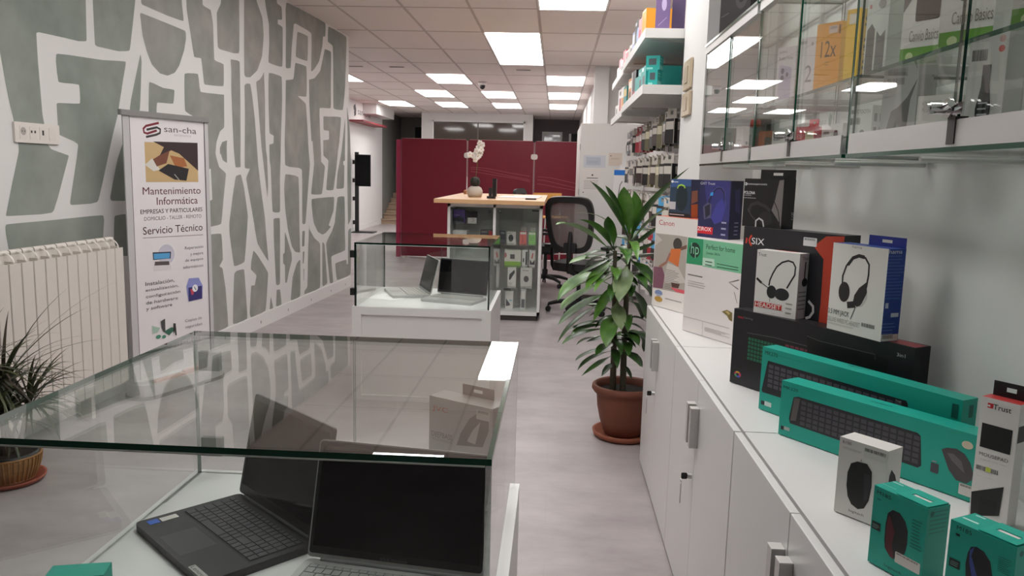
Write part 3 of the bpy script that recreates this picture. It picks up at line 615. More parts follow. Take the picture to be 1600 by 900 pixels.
# ================================================================ THE ROOM
def wx(y): return -2.319+.043*(y-8.845)               # the painted wall stands slightly askew
def build_room():
    struct(MB().box(-6,-1.6,-.1,2,22,0,floor_mat()).build('floor'))
    c=MB(); tile=M((.80,.725,.69),.8,noise=.03,nscale=2,name='ceiling_tile'); bar=M((.52,.45,.42),.6,name='ceiling_grid')  # grid bars darker than the tiles, shade of the gaps put into their colour
    c.box(-6,-1.6,CEIL,2,22,CEIL+.08,tile)
    for k in range(-9,4): x=-.207+.6*k; c.box(x-.012,-1.6,CEIL-.004,x+.012,22,CEIL+.001,bar)
    for j in range(-8,13): y=7.246+1.2*j; c.box(-6,y-.008,CEIL-.0035,2,y+.008,CEIL+.001,bar)
    struct(c.build('ceiling'))
    # painted wall
    w=MB(); y0,y1=-1.5,8.845
    v=[(wx(y0),y0,0),(wx(y1),y1,0),(wx(y1),y1,CEIL),(wx(y0),y0,CEIL)]; b=[(x-.14,y,z) for x,y,z in v]
    w.add(v+b,[(0,1,2,3),(7,6,5,4),(1,5,6,2),(0,3,7,4),(3,2,6,7)],WHITEP)
    mm=mural_mat((.215,.24,.218),(.36,.34,.315)); mg=mural_mat((.215,.25,.222),(.29,.31,.278))
    rows=MURAL.strip().split('\n')
    for i,ln in enumerate(rows):
        P=[tuple(map(float,t.split(','))) for t in ln.split()]
        P=[(y,max(.118,z)) for y,z in P]; P=chaikin(P,.07,2)
        e=.0012 if i==len(rows)-1 else .0006
        w.add([(wx(y)+e,y,z) for y,z in P],tess(P),WHITEP if i==len(rows)-1 else mg if i<7 else mm)
    # rest of the painting, nearer than the radiator
    for y,z0,z1,s in ((3.05,1.15,1.8,.36),(2.5,1.0,1.5,.42),(2.45,1.62,2.3,.4),(3.0,1.95,2.6,.4),(1.85,1.1,1.9,.45),(1.2,1.3,2.4,.4),(1.8,2.0,2.6,.5),(.5,1.0,2.2,.45),(-.3,1.2,2.4,.5)):
        P=chaikin([(y-s*.5,z0),(y+s*.42,z0+.05),(y+s*.5,z1-.05),(y+s*.1,z1),(y-s*.5,z1-.12)],.07,2); w.add([(wx(a)+.0006,a,b_) for a,b_ in P],tess(P),mg)
    struct(w.build('wall_left'))
    s=MB(); d=M('#8d8784',.6)
    v=[(wx(y0)+.012,y0,0),(wx(y1)+.012,y1+.012,0),(wx(y1)+.012,y1+.012,.115),(wx(y0)+.012,y0,.115),(wx(y0),y0,.115),(wx(y1),y1+.012,.115),(wx(y1)-.14,y1+.012,0),(wx(y1)-.14,y1+.012,.115)]
    s.add(v,[(0,1,2,3),(3,2,5,4),(1,6,7,2)],WHITEL)
    for y in (5.0,5.7,6.35,6.95,7.55,8.15,8.65): s.add([(wx(y+a)+.0126,y+a,.05+b_) for a,b_ in ((-.008,-.012),(.008,-.012),(.008,.012),(-.008,.012))],[(0,1,2,3)],d)
    struct(s.build('baseboard_left'))
    struct(MB().box(-4.45,8.86,0,-2.46,8.98,CEIL,WHITEP).build('wall_alcove'))
    struct(MB().box(-4.45,8.9,0,-4.3,19.55,CEIL,WHITEP).build('wall_far_left'))
    struct(MB().box(-4.3,8.98,0,-4.288,19.55,.1,WHITEL).build('baseboard_far_left'))
    struct(MB().box(-4.3,17.6,2.54,-4.0,19.5,CEIL,WHITEP).build('trim_soffit'))
    grey=M((.20,.20,.185),.8,noise=.05,nscale=2,name='dark_grey_paint'); grey2=M((.165,.145,.145),.8,name='dark_grey_paint')
    n=MB().box(-4.45,19.55,0,-4.3,22,CEIL,grey); n.box(-4.45,21.9,0,-3.2,22,CEIL,grey); n.box(-3.9,21.86,.68,-3.2,21.9,2.5,M('#060606',.7)); struct(n.build('wall_stairwell'))
    n=MB().box(-3.39,19.9,0,-3.08,20.05,CEIL,WHITEP); n.box(-.85,19.9,0,-.62,20.05,CEIL,WHITEP); n.box(-3.08,19.9,2.545,-.85,20.05,CEIL,WHITEP); n.box(-3.08,19.9,0,-.85,20.05,1.2,WHITEP)
    n.box(-3.39,20.05,0,-3.3,22,CEIL,WHITEP); struct(n.build('wall_back'))
    wf=MB().box(-3.08,19.96,1.2,-.85,20.0,2.545,M('#4e463f',.06,spec=.9,name='dark_window_glass')); wf.box(-3.12,19.88,1.2,-3.08,19.96,2.585,WHITEL); wf.box(-.85,19.88,1.2,-.81,19.96,2.585,WHITEL); wf.box(-3.12,19.88,2.545,-.81,19.96,2.585,WHITEL); wf.box(-2.0,19.945,1.2,-1.97,19.965,2.545,M('#6b6058',.4))
    struct(wf.build('window_1'))
    struct(MB().box(-.62,21.6,0,.9,21.75,CEIL,grey2).box(-.7,20.05,0,-.62,21.75,CEIL,grey2).build('wall_back_recess'))
    d1=MB().box(-.42,21.54,0,.12,21.6,2.44,WHITEL); d1.box(-.36,21.53,.1,.06,21.545,2.36,M('#b9bec2',.05,spec=.9)); struct(d1.build('door_1'))
    d2=MB().box(.30,21.54,0,.36,21.6,2.4,WHITEL).box(.36,21.55,0,.85,21.6,2.4,M('#1d1f1b',.6)); struct(d2.build('door_2'))
    struct(MB().box(.56,11.1,0,.7,21.7,CEIL,WHITEP).build('wall_right_far'))
    struct(MB().box(.47,10.9,0,.66,11.1,CEIL,M((.78,.765,.76),.6,name='white_wall_paint')).build('pillar_far'))
    struct(MB().box(.93,4.35,0,1.05,11.1,CEIL,WHITEP).build('wall_right_middle'))
    struct(MB().box(.66,11.0,0,1.05,11.1,CEIL,WHITEP).build('wall_right_return'))
    struct(MB().box(.65,3.69,0,1.05,4.35,CEIL,WHITEP).build('pillar_near'))
    struct(MB().box(.89,-1.5,0,1.05,3.69,CEIL,M((.80,.79,.775),.6,noise=.02,nscale=3,name='white_wall_paint')).build('wall_right'))
    struct(MB().box(-3,-1.75,0,1.2,-1.6,CEIL,M('#2a2b2e',.5,name='dark_shop_front')).build('wall_front'))
build_room()

# ---------------------------------------------------------------- lit ceiling panels
def ceiling_lights():
    em=M((1,.985,.965),.5,emit=PANEL,name='lit_diffuser'); fr=M((.75,.73,.71),.5)
    def make(label):
        t=thing('ceiling_light',label,'ceiling light',(0,0,CEIL),0,'lit ceiling panels')
        f=MB()
        for a in ((0,0,.6,.016),(0,1.184,.6,1.2),(0,.016,.016,1.184),(.584,.016,.6,1.184)): f.box(a[0],a[1],-.007,a[2],a[3],-.002,fr)
        f.build('frame',t); MB().box(.016,.016,-.006,.584,1.184,-.002,em).build('diffuser',t); return t
    proto=None; names={0:'over the aisle beside the cupboards',-1:'over the far glass case',-2:'in line with the red divider',-3:'near the painted wall',-4:'beyond the painted wall',-6:'by the sign wall'}
    cells=[(0,-1),(-1,1),(-1,2),(0,4),(0,6),(0,8),(-2,-2),(-2,6),(-2,8),(-3,4),(-4,6),(-4,8),(-6,4),(-6,8),(0,-3),(-2,-4),(0,-5)]  # the last cells, out of view, are panels added as fill light
    cnt={}
    for k,j in cells:
        cnt[k]=cnt.get(k,0)+1
        o=['first','second','third','fourth','added unseen fifth','added unseen sixth'][cnt[k]-1]
        lb='glowing white ceiling panel %s, %s along its line'%(names[k],o)
        loc=(-.207+.6*k,7.246+1.2*j,CEIL-.004)
        if proto is None: proto=make(lb); proto.location=loc
        else: dup(proto,loc,label=lb)
    cm=thing('security_camera','small white dome camera with black lens under the ceiling tiles','camera',(-1.235,13.0,CEIL-.004))
    MB().lathe([(0,0),(.07,0),(.07,-.03),(.055,-.05),(0,-.05)],(0,0,0),M((.75,.73,.72),.4)).build('housing',cm); MB().ball((0,0,-.065),.045,.045,.05,BLACK).build('lens',cm)
    for i,(x,y,s) in enumerate(((-2.285,11.32,'near the far end of the painted wall'),(-.51,11.41,'behind the large double light panel'),(-2.87,11.33,'half hidden by the painted wall'))):
        b=MB(); 
        for q in range(3): b.box(-.1,-.03+q*.022,-.006,.1,-.018+q*.022,-.001,M((.33,.29,.28),.6))
        tag(b.build('ceiling_vent',None,(x,y,CEIL-.004)),'small slotted vent in a ceiling tile '+s,'vent')
ceiling_lights()

# ================================================================ GLASS SHOWCASES ON WHITE PLINTHS
def slab(mb,x0,y0,z0,x1,y1,z1,thin,edge=EDGE,soft=''):
    """glass sheet: large faces clear, rims green; thin = axis of its thickness"""
    big={'x':'lr','y':'fb','z':'du'}[thin]
    fc={k:GLASS for k in big}
    if thin!='z': fc['d']=GLASS
    for k in soft: fc[k]=M('#93aaa2',.25)
    return mb.box(x0,y0,z0,x1,y1,z1,edge,faces=fc)
def floor_case(label,x0,x1,y0,y1,rot=0,dark=False):
    t=thing('glass_showcase',label,'display case',((x0+x1)/2,(y0+y1)/2,0),0)
    a,b=(x1-x0)/2,(y1-y0)/2; zb,zt=.55,.918; g=.010
    m=MB(); m.box(-a+.018,-b+.012,.03,a-.018,b-.012,zb-.03,WHITEL)
    for s in (-1,1): m.box(s*a,-b,0,s*(a-.018),b,zb,WHITEL) if s<0 else m.box(a-.018,-b,0,a,b,zb,WHITEL)
    m.box(-a+.018,-b,zb-.045,a-.018,-b+.014,zb,WHITEL).box(-a+.018,-b,0,a-.018,-b+.014,.03,WHITEL).box(-a+.018,b-.014,0,a-.018,b,.03,WHITEL).box(-a+.018,b-.014,zb-.045,a-.018,b,zb,WHITEL)
    for sx in (-1,1): m.box(sx*(a-.036)-.018,-b,.03,sx*(a-.036)+.018,-b+.014,zb-.045,WHITEL)
    m.build('plinth',t)
    MB().box(-a+.018,-b+.014,zb-.012,a-.018,b-.014,zb,M((.80,.795,.785),.3,name='white_laminate')).build('deck',t)
    E_=EDGED if dark else EDGE; i=.012
    slab(MB(),-a+i,-b+i,zt-g,a-i,b-i,zt,'z',E_).build('top_glass',t)
    slab(MB(),-a+i,-b+i,zb,a-i,-b+i+g,zt-g,'y',E_).build('front_glass',t)
    for s in (-1,1):
        x=s*(a-i); slab(MB(),min(x,x-s*g),-b+i+g,zb,max(x,x-s*g),b-i-g,zt-g,'x',E_,'b' if not dark else '').build('side_glass',t)
    for s in (-1,1):
        dr=slab(MB(),min(s*.002,s*(a-i)),b-i-g,zb,max(s*.002,s*(a-i)),b-i,zt-g,'y',E_,'lr' if not dark else '').build('door',t)
    hx=-a+i; bs=M((.70,.74,.72),.3); MB().box(-a+i+g,-b+i-.0004,zt-g-.0028,a-i-g,-b+i+.002,zt-g-.0004,bs).build('edge_highlight',t)  # pale strip under the top's front edge: a highlight of the glass joint, painted
    if dark:
        for z in (zb+.08,zt-.07): MB().box(hx-.03,-b+.03,z-.02,hx+.001,-b+.07,z+.02,BLACK).build('hinge',t)
        MB().box(a-.06,b-.03,zt-.075,a-.012,b+.004,zt-.025,BLACK).build('lock',t)
    else:
        for z in (zb+.07,zt-.075): MB().box(hx+.012,b-i-.012,z-.024,hx+.065,b-i+.004,z+.024,M('#77807c',.35,metal=.5)).build('hinge',t)
    return t
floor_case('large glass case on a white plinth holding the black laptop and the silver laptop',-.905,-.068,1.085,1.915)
floor_case('square glass case on a white plinth in front of the wooden-topped counter',-1.146,-.346,4.415,5.225,dark=True)

# ---------------------------------------------------------------- laptops
def laptop(label,P,ang,w,d,hs,tilt,body,keys,keycap,brandtext=None,sticker=True,hinge='#55585a',frame='#0c0d0e',key_light=False):
    t=thing('laptop',label,'laptop',P,R(ang)); h=.016
    bm=M(body,.42,metal=.35 if key_light else 0)
    b=MB(); b.rbox(0,0,0,w,d,h,.012,bm); b.build('base',t)
    k=MB(); kx0,kx1,ky0,ky1=w*.05,w*.95,d*.42,d*.90
    k.add([(kx0-.003,ky0-.003,h+.0003),(kx1+.003,ky0-.003,h+.0003),(kx1+.003,ky1+.003,h+.0003),(kx0-.003,ky1+.003,h+.0003)],[(0,1,2,3)],M(keys,.6))
    rows=6; dh=(ky1-ky0)/(rows-.35)
    y=ky1
    for r in range(rows):
        hh=dh*(.62 if r==0 else 1); y-=hh; n=[19,18,18,17,16,15][r]
        ws=[1]*n
        if r==2: ws[0]=1.5
        if r==3: ws[0]=1.8;ws[12]=2.0
        if r==4: ws[0]=1.4;ws[11]=2.4
        if r==5: ws=[1.2,1,1,1,5,1,1,1,1,1,1,1,1]
        S=sum(ws); x=kx0
        for q in ws:
            dx=(kx1-kx0)*q/S; k.box(x+.0012,y+.0012,h+.0003,x+dx-.0012,y+hh-.0012,h+.0022,M(keycap,.5)); x+=dx
    k.build('keyboard',t)
    tp=MB(); tp.add([(w*.31,d*.05,h+.0004),(w*.62,d*.05,h+.0004),(w*.62,d*.36,h+.0004),(w*.31,d*.36,h+.0004)],[(0,1,2,3)],M('#3a3b3d' if not key_light else '#a9a9a6',.35)); tp.build('touchpad',t)
    if sticker:
        s=MB(); s.box(.012,.02,h,.034,.042,h+.0004,M('#2060c8',.3)).box(.014,.046,h,.034,.082,h+.0004,M('#d9d6d0',.4)); s.build('sticker',t)
    # lid
    s_,c_=math.sin(R(tilt)),math.cos(R(tilt)); T=Matrix(((1,0,0,0),(0,-c_,s_,d-.004),(0,s_,c_,h+.001),(0,0,0,1)))
    T=Matrix.Translation((0,d-.004,h+.001))@Matrix.Rotation(-R(tilt),4,'X')
    l=MB(T); l.rbox(0,0,.004,w,.007,hs,.008,bm,axis='y'); lid=l.build('lid',t)
    dsp=MB(T); dsp.rbox(.003,-.0012,.012,w-.003,.001,hs-.003,.006,M(frame,.35),axis='y'); dsp.add([(.010,-.0015,.026),(w-.010,-.0015,.026),(w-.010,-.0015,hs-.012),(.010,-.0015,hs-.012)],[(0,1,2,3)],SCREEN)
    if brandtext: printface(dsp,lambda u,v,e:(u,-.0014-e,v),w,hs,[('t','#4c4e50' if not key_light else '#5a5c5e',.42,.055,.58,.082,brandtext)])
    dsp.build('display',lid)
    hb=MB(T); hb.tube([(w*.08,.003,0),(w*.92,.003,0)],.006,M(hinge,.4),8); hb.build('hinge',t)
    if not key_light and sticker:
        q=MB(); q.box(w-.075,.004,h,w-.008,.018,h+.0005,M('#b4b4b0',.3)); printface(q,lambda u,v,e:(w-.072+u,.0055+v,h+.0006+e),.06,.011,[('t','#2a2a2a',.02,.1,.98,.9,'Lenovo')]); q.build('badge',t)
    return t
laptop('black laptop with dark screen and blue sticker open inside the large glass case',(-.880,1.562,.551),-42.0,.340,.24,.238,11.5,'#232425','#17181a','#3c3d40')
laptop('silver laptop with black display open beside the black one in the large case',(-.500,1.216,.551),-8.4,.357,.235,.232,16.2,(.50,.50,.485),'#6d706e','#a0a39f','ASUS Vivobook',sticker=False,hinge='#8a8d8b',key_light=True)
laptop('silver laptop facing the aisle inside the far square glass case',(-.797,4.676,.551),-17.8,.34,.235,.225,11,(.52,.515,.505),'#8a8783','#b3b0ab','hp',sticker=False,hinge='#8a8d8b',key_light=True)
laptop('silver laptop turned sideways towards the painted wall in the far glass case',(-1.100,5.06,.551),-68.5,.34,.235,.222,13.8,(.55,.54,.53),'#8f8c88','#bdbab4',sticker=False,hinge='#8a8d8b',key_light=True)
pp=MB(Matrix.Translation((-1.0,4.83,.5505))@Matrix.Rotation(R(-16),4,'Z')); pp.box(-.105,-.148,0,.105,.148,.0006,M('#f4f2f0',.6)); printface(pp,lambda u,v,e:(-.105+u,-.148+v,.0006+e),.21,.297,[('L','#8a8a8a',.35,.42,.7,.5,[3]),('r','#55585c',.4,.52,.62,.56)])
tag(pp.build('paper_sheet'),'white printed sheet lying flat beside the laptops in the far case','paper')

# ================================================================ WALL CUPBOARDS UNDER THE WORKTOP LINE
def cupboards():
    seams=[(3.59,3.165,2.722),(2.718,2.262,1.802),(1.798,1.352,.906),(.902,.45,-.01)]
    where=['at the far end beside the potted plant','second from the potted plant','third from the potted plant','closest to the camera']
    z0,z1=.035,.748
    for i,(ya,ym,yb) in enumerate(seams):
        t=thing('cupboard','low white two-door cupboard '+where[i],'cupboard',(.66,(ya+yb)/2,0)); cy_=(ya+yb)/2
        c=MB(); c.box(.4555-.66,yb-cy_+.0004,z0,.885-.66,ya-cy_-.0004,z1,WHITEL); c.box(.475-.66,yb-cy_+.001,0,.885-.66,ya-cy_-.001,z0,M('#8c8682',.6)); c.build('carcass',t)
        for (p,q,side) in ((ya,ym,1),(ym,yb,-1)):
            dr=MB().box(.432-.66,q-cy_+.0015,z0-.02,.4490-.66,p-cy_-.0015,z1,WHITEL).build('door',t,bevel=.001)
            hy=(ym+side*.026)-cy_
            h=MB(); x=.432-.66
            h.box(x-.024,hy-.013,.555,x-.0005,hy+.013,.6705,ALU); h.box(x-.0245,hy-.0135,.6705,x-.0005,hy+.0135,.673,M((.75,.73,.71),.3,metal=.6))
            h.build('handle',dr)
        if i<2:
            ly=ym-cy_+.028; lk=MB(); x=.432-.66
            lk.tube([(x+.002,ly,.445),(x-.012,ly,.445)],.008,STEEL,12); lk.build('lock',t)
            ky=MB(); ky.rbox(x-.030,ly-.0015,.436,x-.012,ly+.0015,.455,.004,M('#1c1b1a',.5),axis='y'); ky.tube([(x-.03,ly+.008*math.cos(a*.6),.428+.008*math.sin(a*.6)) for a in range(11)],.0016,CHROME,5); ky.box(x-.031,ly-.006,.392,x-.0285,ly+.006,.421,STEEL).box(x-.031,ly-.003,.360,x-.0285,ly+.003,.393,STEEL)
            ky.build('key',t)
cupboards()
# ================================================================ CARTONS ON THE CUPBOARDS
TEAL='#15a693'
def bx(n): P,a,w,d,h,g=BX[n]; return P,a,w,d,h
def BXC(n,name,label,cat,col,faces=None,tab=None,rough=.4):
    P,a,w,d,h,g=BX[n]; return carton(name,label,cat,P,a,w,d,h,col,g,faces,None,tab,rough)
BXC('canon','printer_carton','white printer carton showing a woman in a striped shirt, at the end of the cupboards','carton','#efe9e4',{'u':'#e2643c'})
BXC('hp','printer_carton','white printer carton with green header and round logo behind the black game carton','carton','#ebe4e2')
BXC('ksix','headset_carton','tall black and red carton standing behind the long black game carton','carton','#27262b',{'u':'#3b3a3e'})
BXC('gaming','keyboard_carton','long black gaming set carton with a red top corner, behind the teal cartons','carton','#1b1b1f',{'r':'#131416'})
BXC('mk270','keyboard_carton','long teal keyboard carton, the rear one of the two','carton',TEAL)
BXC('mk220','keyboard_carton','long teal keyboard and mouse carton, the front one of the two','carton',TEAL)
BXC('b100','mouse_carton','small white carton with a black mouse on the front','carton','#e7e3df')
def m185(n,lab):
    P,a,w,d,h,g=BX[n]; t=thing('mouse_carton',lab,'carton',P,R(a)); carton_mesh(w,d,h,TEAL,g).build('carton',t)
    b=MB(); m=M('#18ad99',.4); x0,x1=w*.42,w*.98; z=h+.001; y0,y1=d*.02,d*.98; sx0,sx1,sy0,sy1=x0+(x1-x0)*.2,x0+(x1-x0)*.8,d*.42,d*.60
    for q in ((x0,y0,x1,sy0),(x0,sy1,x1,y1),(x0,sy0,sx0,sy1),(sx1,sy0,x1,sy1)): b.box(q[0],q[1],z,q[2],q[3],z+.001,m)
    b.add([(sx0,sy0,z-.0004),(sx1,sy0,z-.0004),(sx1,sy1,z-.0004),(sx0,sy1,z-.0004)],[(0,1,2,3)],M('#e6e3de',.5))
    b.build('hang_tab',t); return t
m185('m185a','small teal carton holding a black and red mouse')
m185('m185b','small teal carton holding a black and blue mouse, at the picture corner')
BXC('mousepad','mousepad_carton','narrow white carton with black panel and red top standing at the teal cartons','carton','#e6e2df',{'u':'#cf4444'},(.06,1,.026,'#161617'))
BXC('trusth','headset_carton','white headset carton with a red band on the black game carton','carton','#e9e5e1',{'r':'#c3c3ca'})
BXC('hama','headset_carton','white and blue headset carton with hang tab on the black game carton','carton','#ebe7e2',{'r':'#1c3f9a','u':'#3350a8'},(.36,1,.024,'#1c2f88'))
BXC('polona','headset_carton','black headset carton with window and hang tab on the black and red carton','carton','#1d1b1c',{'u':'#2c2a2a'},(.12,1.0,.026,'#161516'))
BXC('zirox','headset_carton','dark purple headset carton with red name plate on the green-topped printer carton','carton','#2b2a58',{'r':'#1b1a38','u':'#34345c'})
BXC('speaker','speaker_carton','blue speaker carton with green handle on the white printer carton','carton','#2c4258',{'r':'#3a3f66'})
BXC('jvc','headphone_carton','grey headphone carton with orange lettering inside the large glass case','carton','#cbc6c4',{'r':'#5f5a59','u':'#8d8683'},(.30,.80,.026,'#8d8683'))
carton('mouse_carton','small teal carton standing alone in the corner of the large glass case','carton',(-.815,1.165,.5505),14,.092,.045,.105,TEAL,[('f','t','#0b2a2a',.06,.86,.42,.94,'M185'),('f','e','#1a1b1f',.3,.12,.72,.84),('f','e','#0e6e62',.76,.8,.9,.93)])
# clear blister pack with a mouse
def blister():
    t=thing('mouse_pack','clear blister pack with grey mouse on a teal card beside the narrow white carton','mouse pack',(.815,1.245,.75),R(-55))
    MB().box(0,.035,0,.13,.037,.19,M('#17a58f',.4)).build('card',t)
    b=MB(); b.ball((.065,.030,.072),.034,.024,.055,M('#4a4b4c',.3),18,12); b.build('mouse',t)
    s=MB(); pl=glass((.97,.98,.98),.06,'clear_plastic'); n=16; prof=[]
    for k in range(n+1): a=math.pi*k/n; prof.append((.065-.058*math.cos(a),.034-.048*math.sin(a)**.6))
    for i in range(n): s.add([(*prof[i],.004),(*prof[i+1],.004),(*prof[i+1],.175),(*prof[i],.175)],[(0,1,2,3)],pl,True)
    s.add([(x,y,.175) for x,y in prof],[tuple(range(n+1))],pl); s.build('blister',t)
blister()

# ================================================================ GLASS WALL CABINETS
def wall_cabinet(label,y0,y1):
    t=thing('wall_cabinet',label,'glass cabinet',(.62,(y0+y1)/2,1.38)); a=(y1-y0)/2; D=.262; H_=.50
    slab(MB(),0,-a,0,D,a,.008,'z').build('bottom_glass',t); slab(MB(),-.004,-a,H_,D,a,H_+.008,'z').build('top_glass',t)
    for s in (-1,1): y=s*(a-.004); slab(MB(),.012,y-.004,.008,D,y+.004,H_,'y').build('end_glass',t)
    slab(MB(),.03,-a+.012,.172,D-.005,a-.012,.18,'z').build('shelf_glass',t)
    r=MB(); am=M((.60,.585,.575),.4,metal=.35,name='satin_aluminium'); r.box(.0,-a+.01,.008,.022,a-.01,.012,am); r.box(.0,-a+.01,.012,.004,a-.01,.05,am).box(.018,-a+.01,.012,.022,a-.01,.044,am)
    r.build('bottom_rail',t)
    r=MB(); r.box(.0,-a+.01,H_-.03,.022,a-.01,H_,am); r.build('top_rail',t)
    for s,x in ((1,.006),(-1,.012)):
        ya,yb=((-.015,a-.012) if s>0 else (-a+.012,.015)); d=slab(MB(),x,ya,.02,x+.005,yb,H_-.02,'x').build('door',t)
        e=ya if s>0 else yb
        MB().box(x-.008,e-.012,.012,x+.012,e+.012,.055,M('#3f3c3a',.5)).build('guide',d) if s>0 else None
    l=MB(); l.tube([(-.034,-.004,.068),(-.001,-.004,.068)],.0095,CHROME,16); l.tube([(-.0385,-.004,.068),(-.034,-.004,.068)],.0075,CHROME,16); l.tube([(-.006,-.004,.068),(-.001,-.004,.068)],.0165,CHROME,20); l.box(-.004,-.05,.057,-.001,.012,.075,CHROME); l.tube([(-.012,-.004,.068),(-.012,-.03,.074)],.006,CHROME,10); l.build('lock',t)
    u=MB()
    for s in (-.6,.6): u.box(D-.014,s*a-.008,0,D-.002,s*a+.008,H_,M((.45,.45,.44),.4,metal=.5)); u.box(.06,s*a-.004,.155,D-.012,s*a+.004,.170,M((.4,.41,.40),.4,metal=.5))
    u.build('bracket',t)
    for s in (-.55,.45):
        w=MB(); w.tube([(.05,s*a,-.007),(D+.002,s*a,-.007)],.006,M((.62,.62,.60),.35,metal=.4),8); w.disc((.12,s*a,-.0135),.004,M('#444444'),'z'); w.build('arm',t)
    return t
wall_cabinet('glass wall cabinet at the far end above the stacked cartons',2.64,3.53)
wall_cabinet('glass wall cabinet in the middle holding the orange and yellow boxes',1.79,2.625)
wall_cabinet('glass wall cabinet with the drive boxes and the large chrome lock',.88,1.765)
def cabinet_goods():
    Y='yellow'
    def c(lab,P,w,h,col,g=(),d=.04,ang=-58,faces=None,name='product_box',tab=None): return carton(name,lab,'box',P,ang,w,d,h,col,g,faces,None,tab)
    wz=1.3895; mz=1.561
    c('tiny white box at the far end of the far wall cabinet',(.70,3.50,wz),.031,.133,'#d9d7d4',[('f','r','#8a8a8a',.2,.75,.8,.85)],.03)
    c('pinkish white box with thin red frame in the far wall cabinet',(.69,3.203,wz),.055,.141,'#e2d6d4',[('f','l','#c05050',.06,.06,.94,.06,.94,.94,.06,.94,.06,.06,[.02]),('f','r','#b8a8a6',.3,.6,.7,.64),('r','e','#222222',.3,.5,.7,.6)],.03)
    t=thing('gadget_tube','clear tube with red cap and black base in the far wall cabinet','tube',(.705,2.93,wz)); MB().lathe([(.018,.03),(.018,.125)],(0,0,0),glass((.9,.93,.92),.06,'clear_plastic'),20).build('tube',t); MB().lathe([(0,0),(.022,0),(.022,.03),(0,.03)],(0,0,0),BLACK,20).build('base',t); MB().lathe([(0,.125),(.02,.125),(.017,.15),(0,.152)],(0,0,0),M('#d8402c',.4),20).build('cap',t)
    c('small black earphone case box in the far wall cabinet',(.72,3.0,wz),.05,.16,'#2c2b2c',[('f','e','#55565a',.2,.5,.8,.8)],.03)
    c('orange watch box with dark window and white top in the middle cabinet',(.68,2.77,wz),.060,.100,'#bb6430',[('f','r','#4d453f',.45,.05,.95,.8),('f','e','#8a8a88',.55,.3,.85,.6),('r','r','#3d3834',.1,.05,.6,.8)],.05,faces={'u':'#e2e0dc'})
    c('flat white accessory box beside the orange watch box',(.67,2.561,wz),.082,.089,'#e6e3df',[('f','b','#333333',.08,.68,.40,.82),('f','l','#777777',.4,.1,.4,.4,.65,.4,.65,.1,[.015]),('f','r','#c04040',.88,.7,.96,.85)],.045)
    c('red accessory box with hang tab behind the middle chrome lock',(.68,2.344,wz),.066,.090,'#c8303a',[('f','s','#d9d0a8',.5,.35,.95,.85),('f','t','#f4d8d8',.06,.62,.42,.78,'FONEX'),('f','r','#8a1f28',.05,.05,.9,.25)],.035,tab=(.25,.75,.022,'#c8303a'))
    c('slim white box beside the red accessory box',(.70,2.183,wz),.03,.088,'#dcd9d5',[('f','r','#77777a',.2,.7,.8,.78)],.03)
    c('small grey and maroon box in the middle cabinet',(.70,2.107,wz),.034,.086,'#c9c6c4',[('f','r','#6a2f3a',.05,.05,.95,.4),('f','e','#3a3a3c',.2,.55,.6,.8)],.03)
    c('white earphone box with icon grid on its side',(.68,1.933,wz),.062,.114,'#e4e2dd',[('f','t','#2a2a2a',.1,.84,.9,.92,'BLUETOOTH'),('f','b','#444444',.08,.62,.5,.76),('f','p','#252525',.55,.08,.62,.45,.7,.5,.75,.1),('f','e','#252525',.5,.36,.72,.52)]+[('r','r','#5a5c5e',.15+.42*a,.14+.27*b,.38+.42*a,.3+.27*b) for a in (0,1) for b in (0,1,2)],.045)
    c('grey watch box with a dark woven strap on the front',(.70,1.80,wz),.082,.182,'#b9b8b6',[('f','p','#4c484a',.02,.02,.3,.16,.55,.1,.78,.3,.82,.62,.98,.86,.74,.66,.5,.55,.3,.5,.2,.3,-.0,.1),('f','b','#333333',.12,.8,.62,.88),('f','e','#6a6468',.45,.25,.6,.34)],.05,faces={'r':'#a9a8a6'})
    c('white watch box with a line drawing of a watch face',(.68,1.577,wz),.068,.103,'#dddad5',[('f','t','#8a8886',.14,.82,.7,.9,'HONOR CHOICE'),('f','t','#8a8886',.14,.72,.42,.79,'Watch 2i'),('f','l','#55534f',.42,.03,.44,.4,.55,.46,.9,.46,.98,.4,.98,.03,[.03]),('f','e','#8a8a88',.6,.15,.72,.25)],.045)
    c('tall white box showing a black fitness band',(.67,1.379,wz),.062,.178,'#d9d8d4',[('f','b','#3a3a3a',.08,.78,.5,.88),('f','e','#d85850',.76,.84,.92,.9),('f','p','#2a2a2c',.34,.1,.3,.35,.4,.55,.62,.56,.7,.36,.66,.1),('f','r','#3c3c3e',.40,.5,.62,.74),('f','L','#bfc4c6',.36,.24,.62,.42,[4])],.05,faces={'r':'#b9bbb8'})
    c('white box with a large dark window in the drive cabinet',(.68,1.23,wz),.085,.178,'#d6d6d2',[('f','s','#23231f',.14,.02,.95,.74)],.05)
    # upper shelf
    c('white phone box with a lilac phone and round lenses',(.68,2.60,mz),.073,.175,'#e3dcdd',[('f','t','#555055',.08,.9,.5,.95,'redmi'),('f','t','#555055',.10,.78,.85,.84,'Redmi Note'),('f','p','#c4bccd',.14,.04,.14,.66,.2,.7,.78,.64,.82,.6,.82,.06),('f','e','#3c3c46',.24,.54,.42,.64),('f','e','#3c3c46',.24,.42,.42,.52),('f','e','#3c3c46',.52,.48,.66,.56)])
    c('white phone box with a large grey number two',(.69,2.425,mz),.066,.175,'#e6e0e0',[('f','t','#9a8f96',.5,.28,.86,.55,'2'),('f','r','#b5b0b0',.12,.9,.5,.95),('f','e','#9a9a9a',.75,.86,.86,.92)])
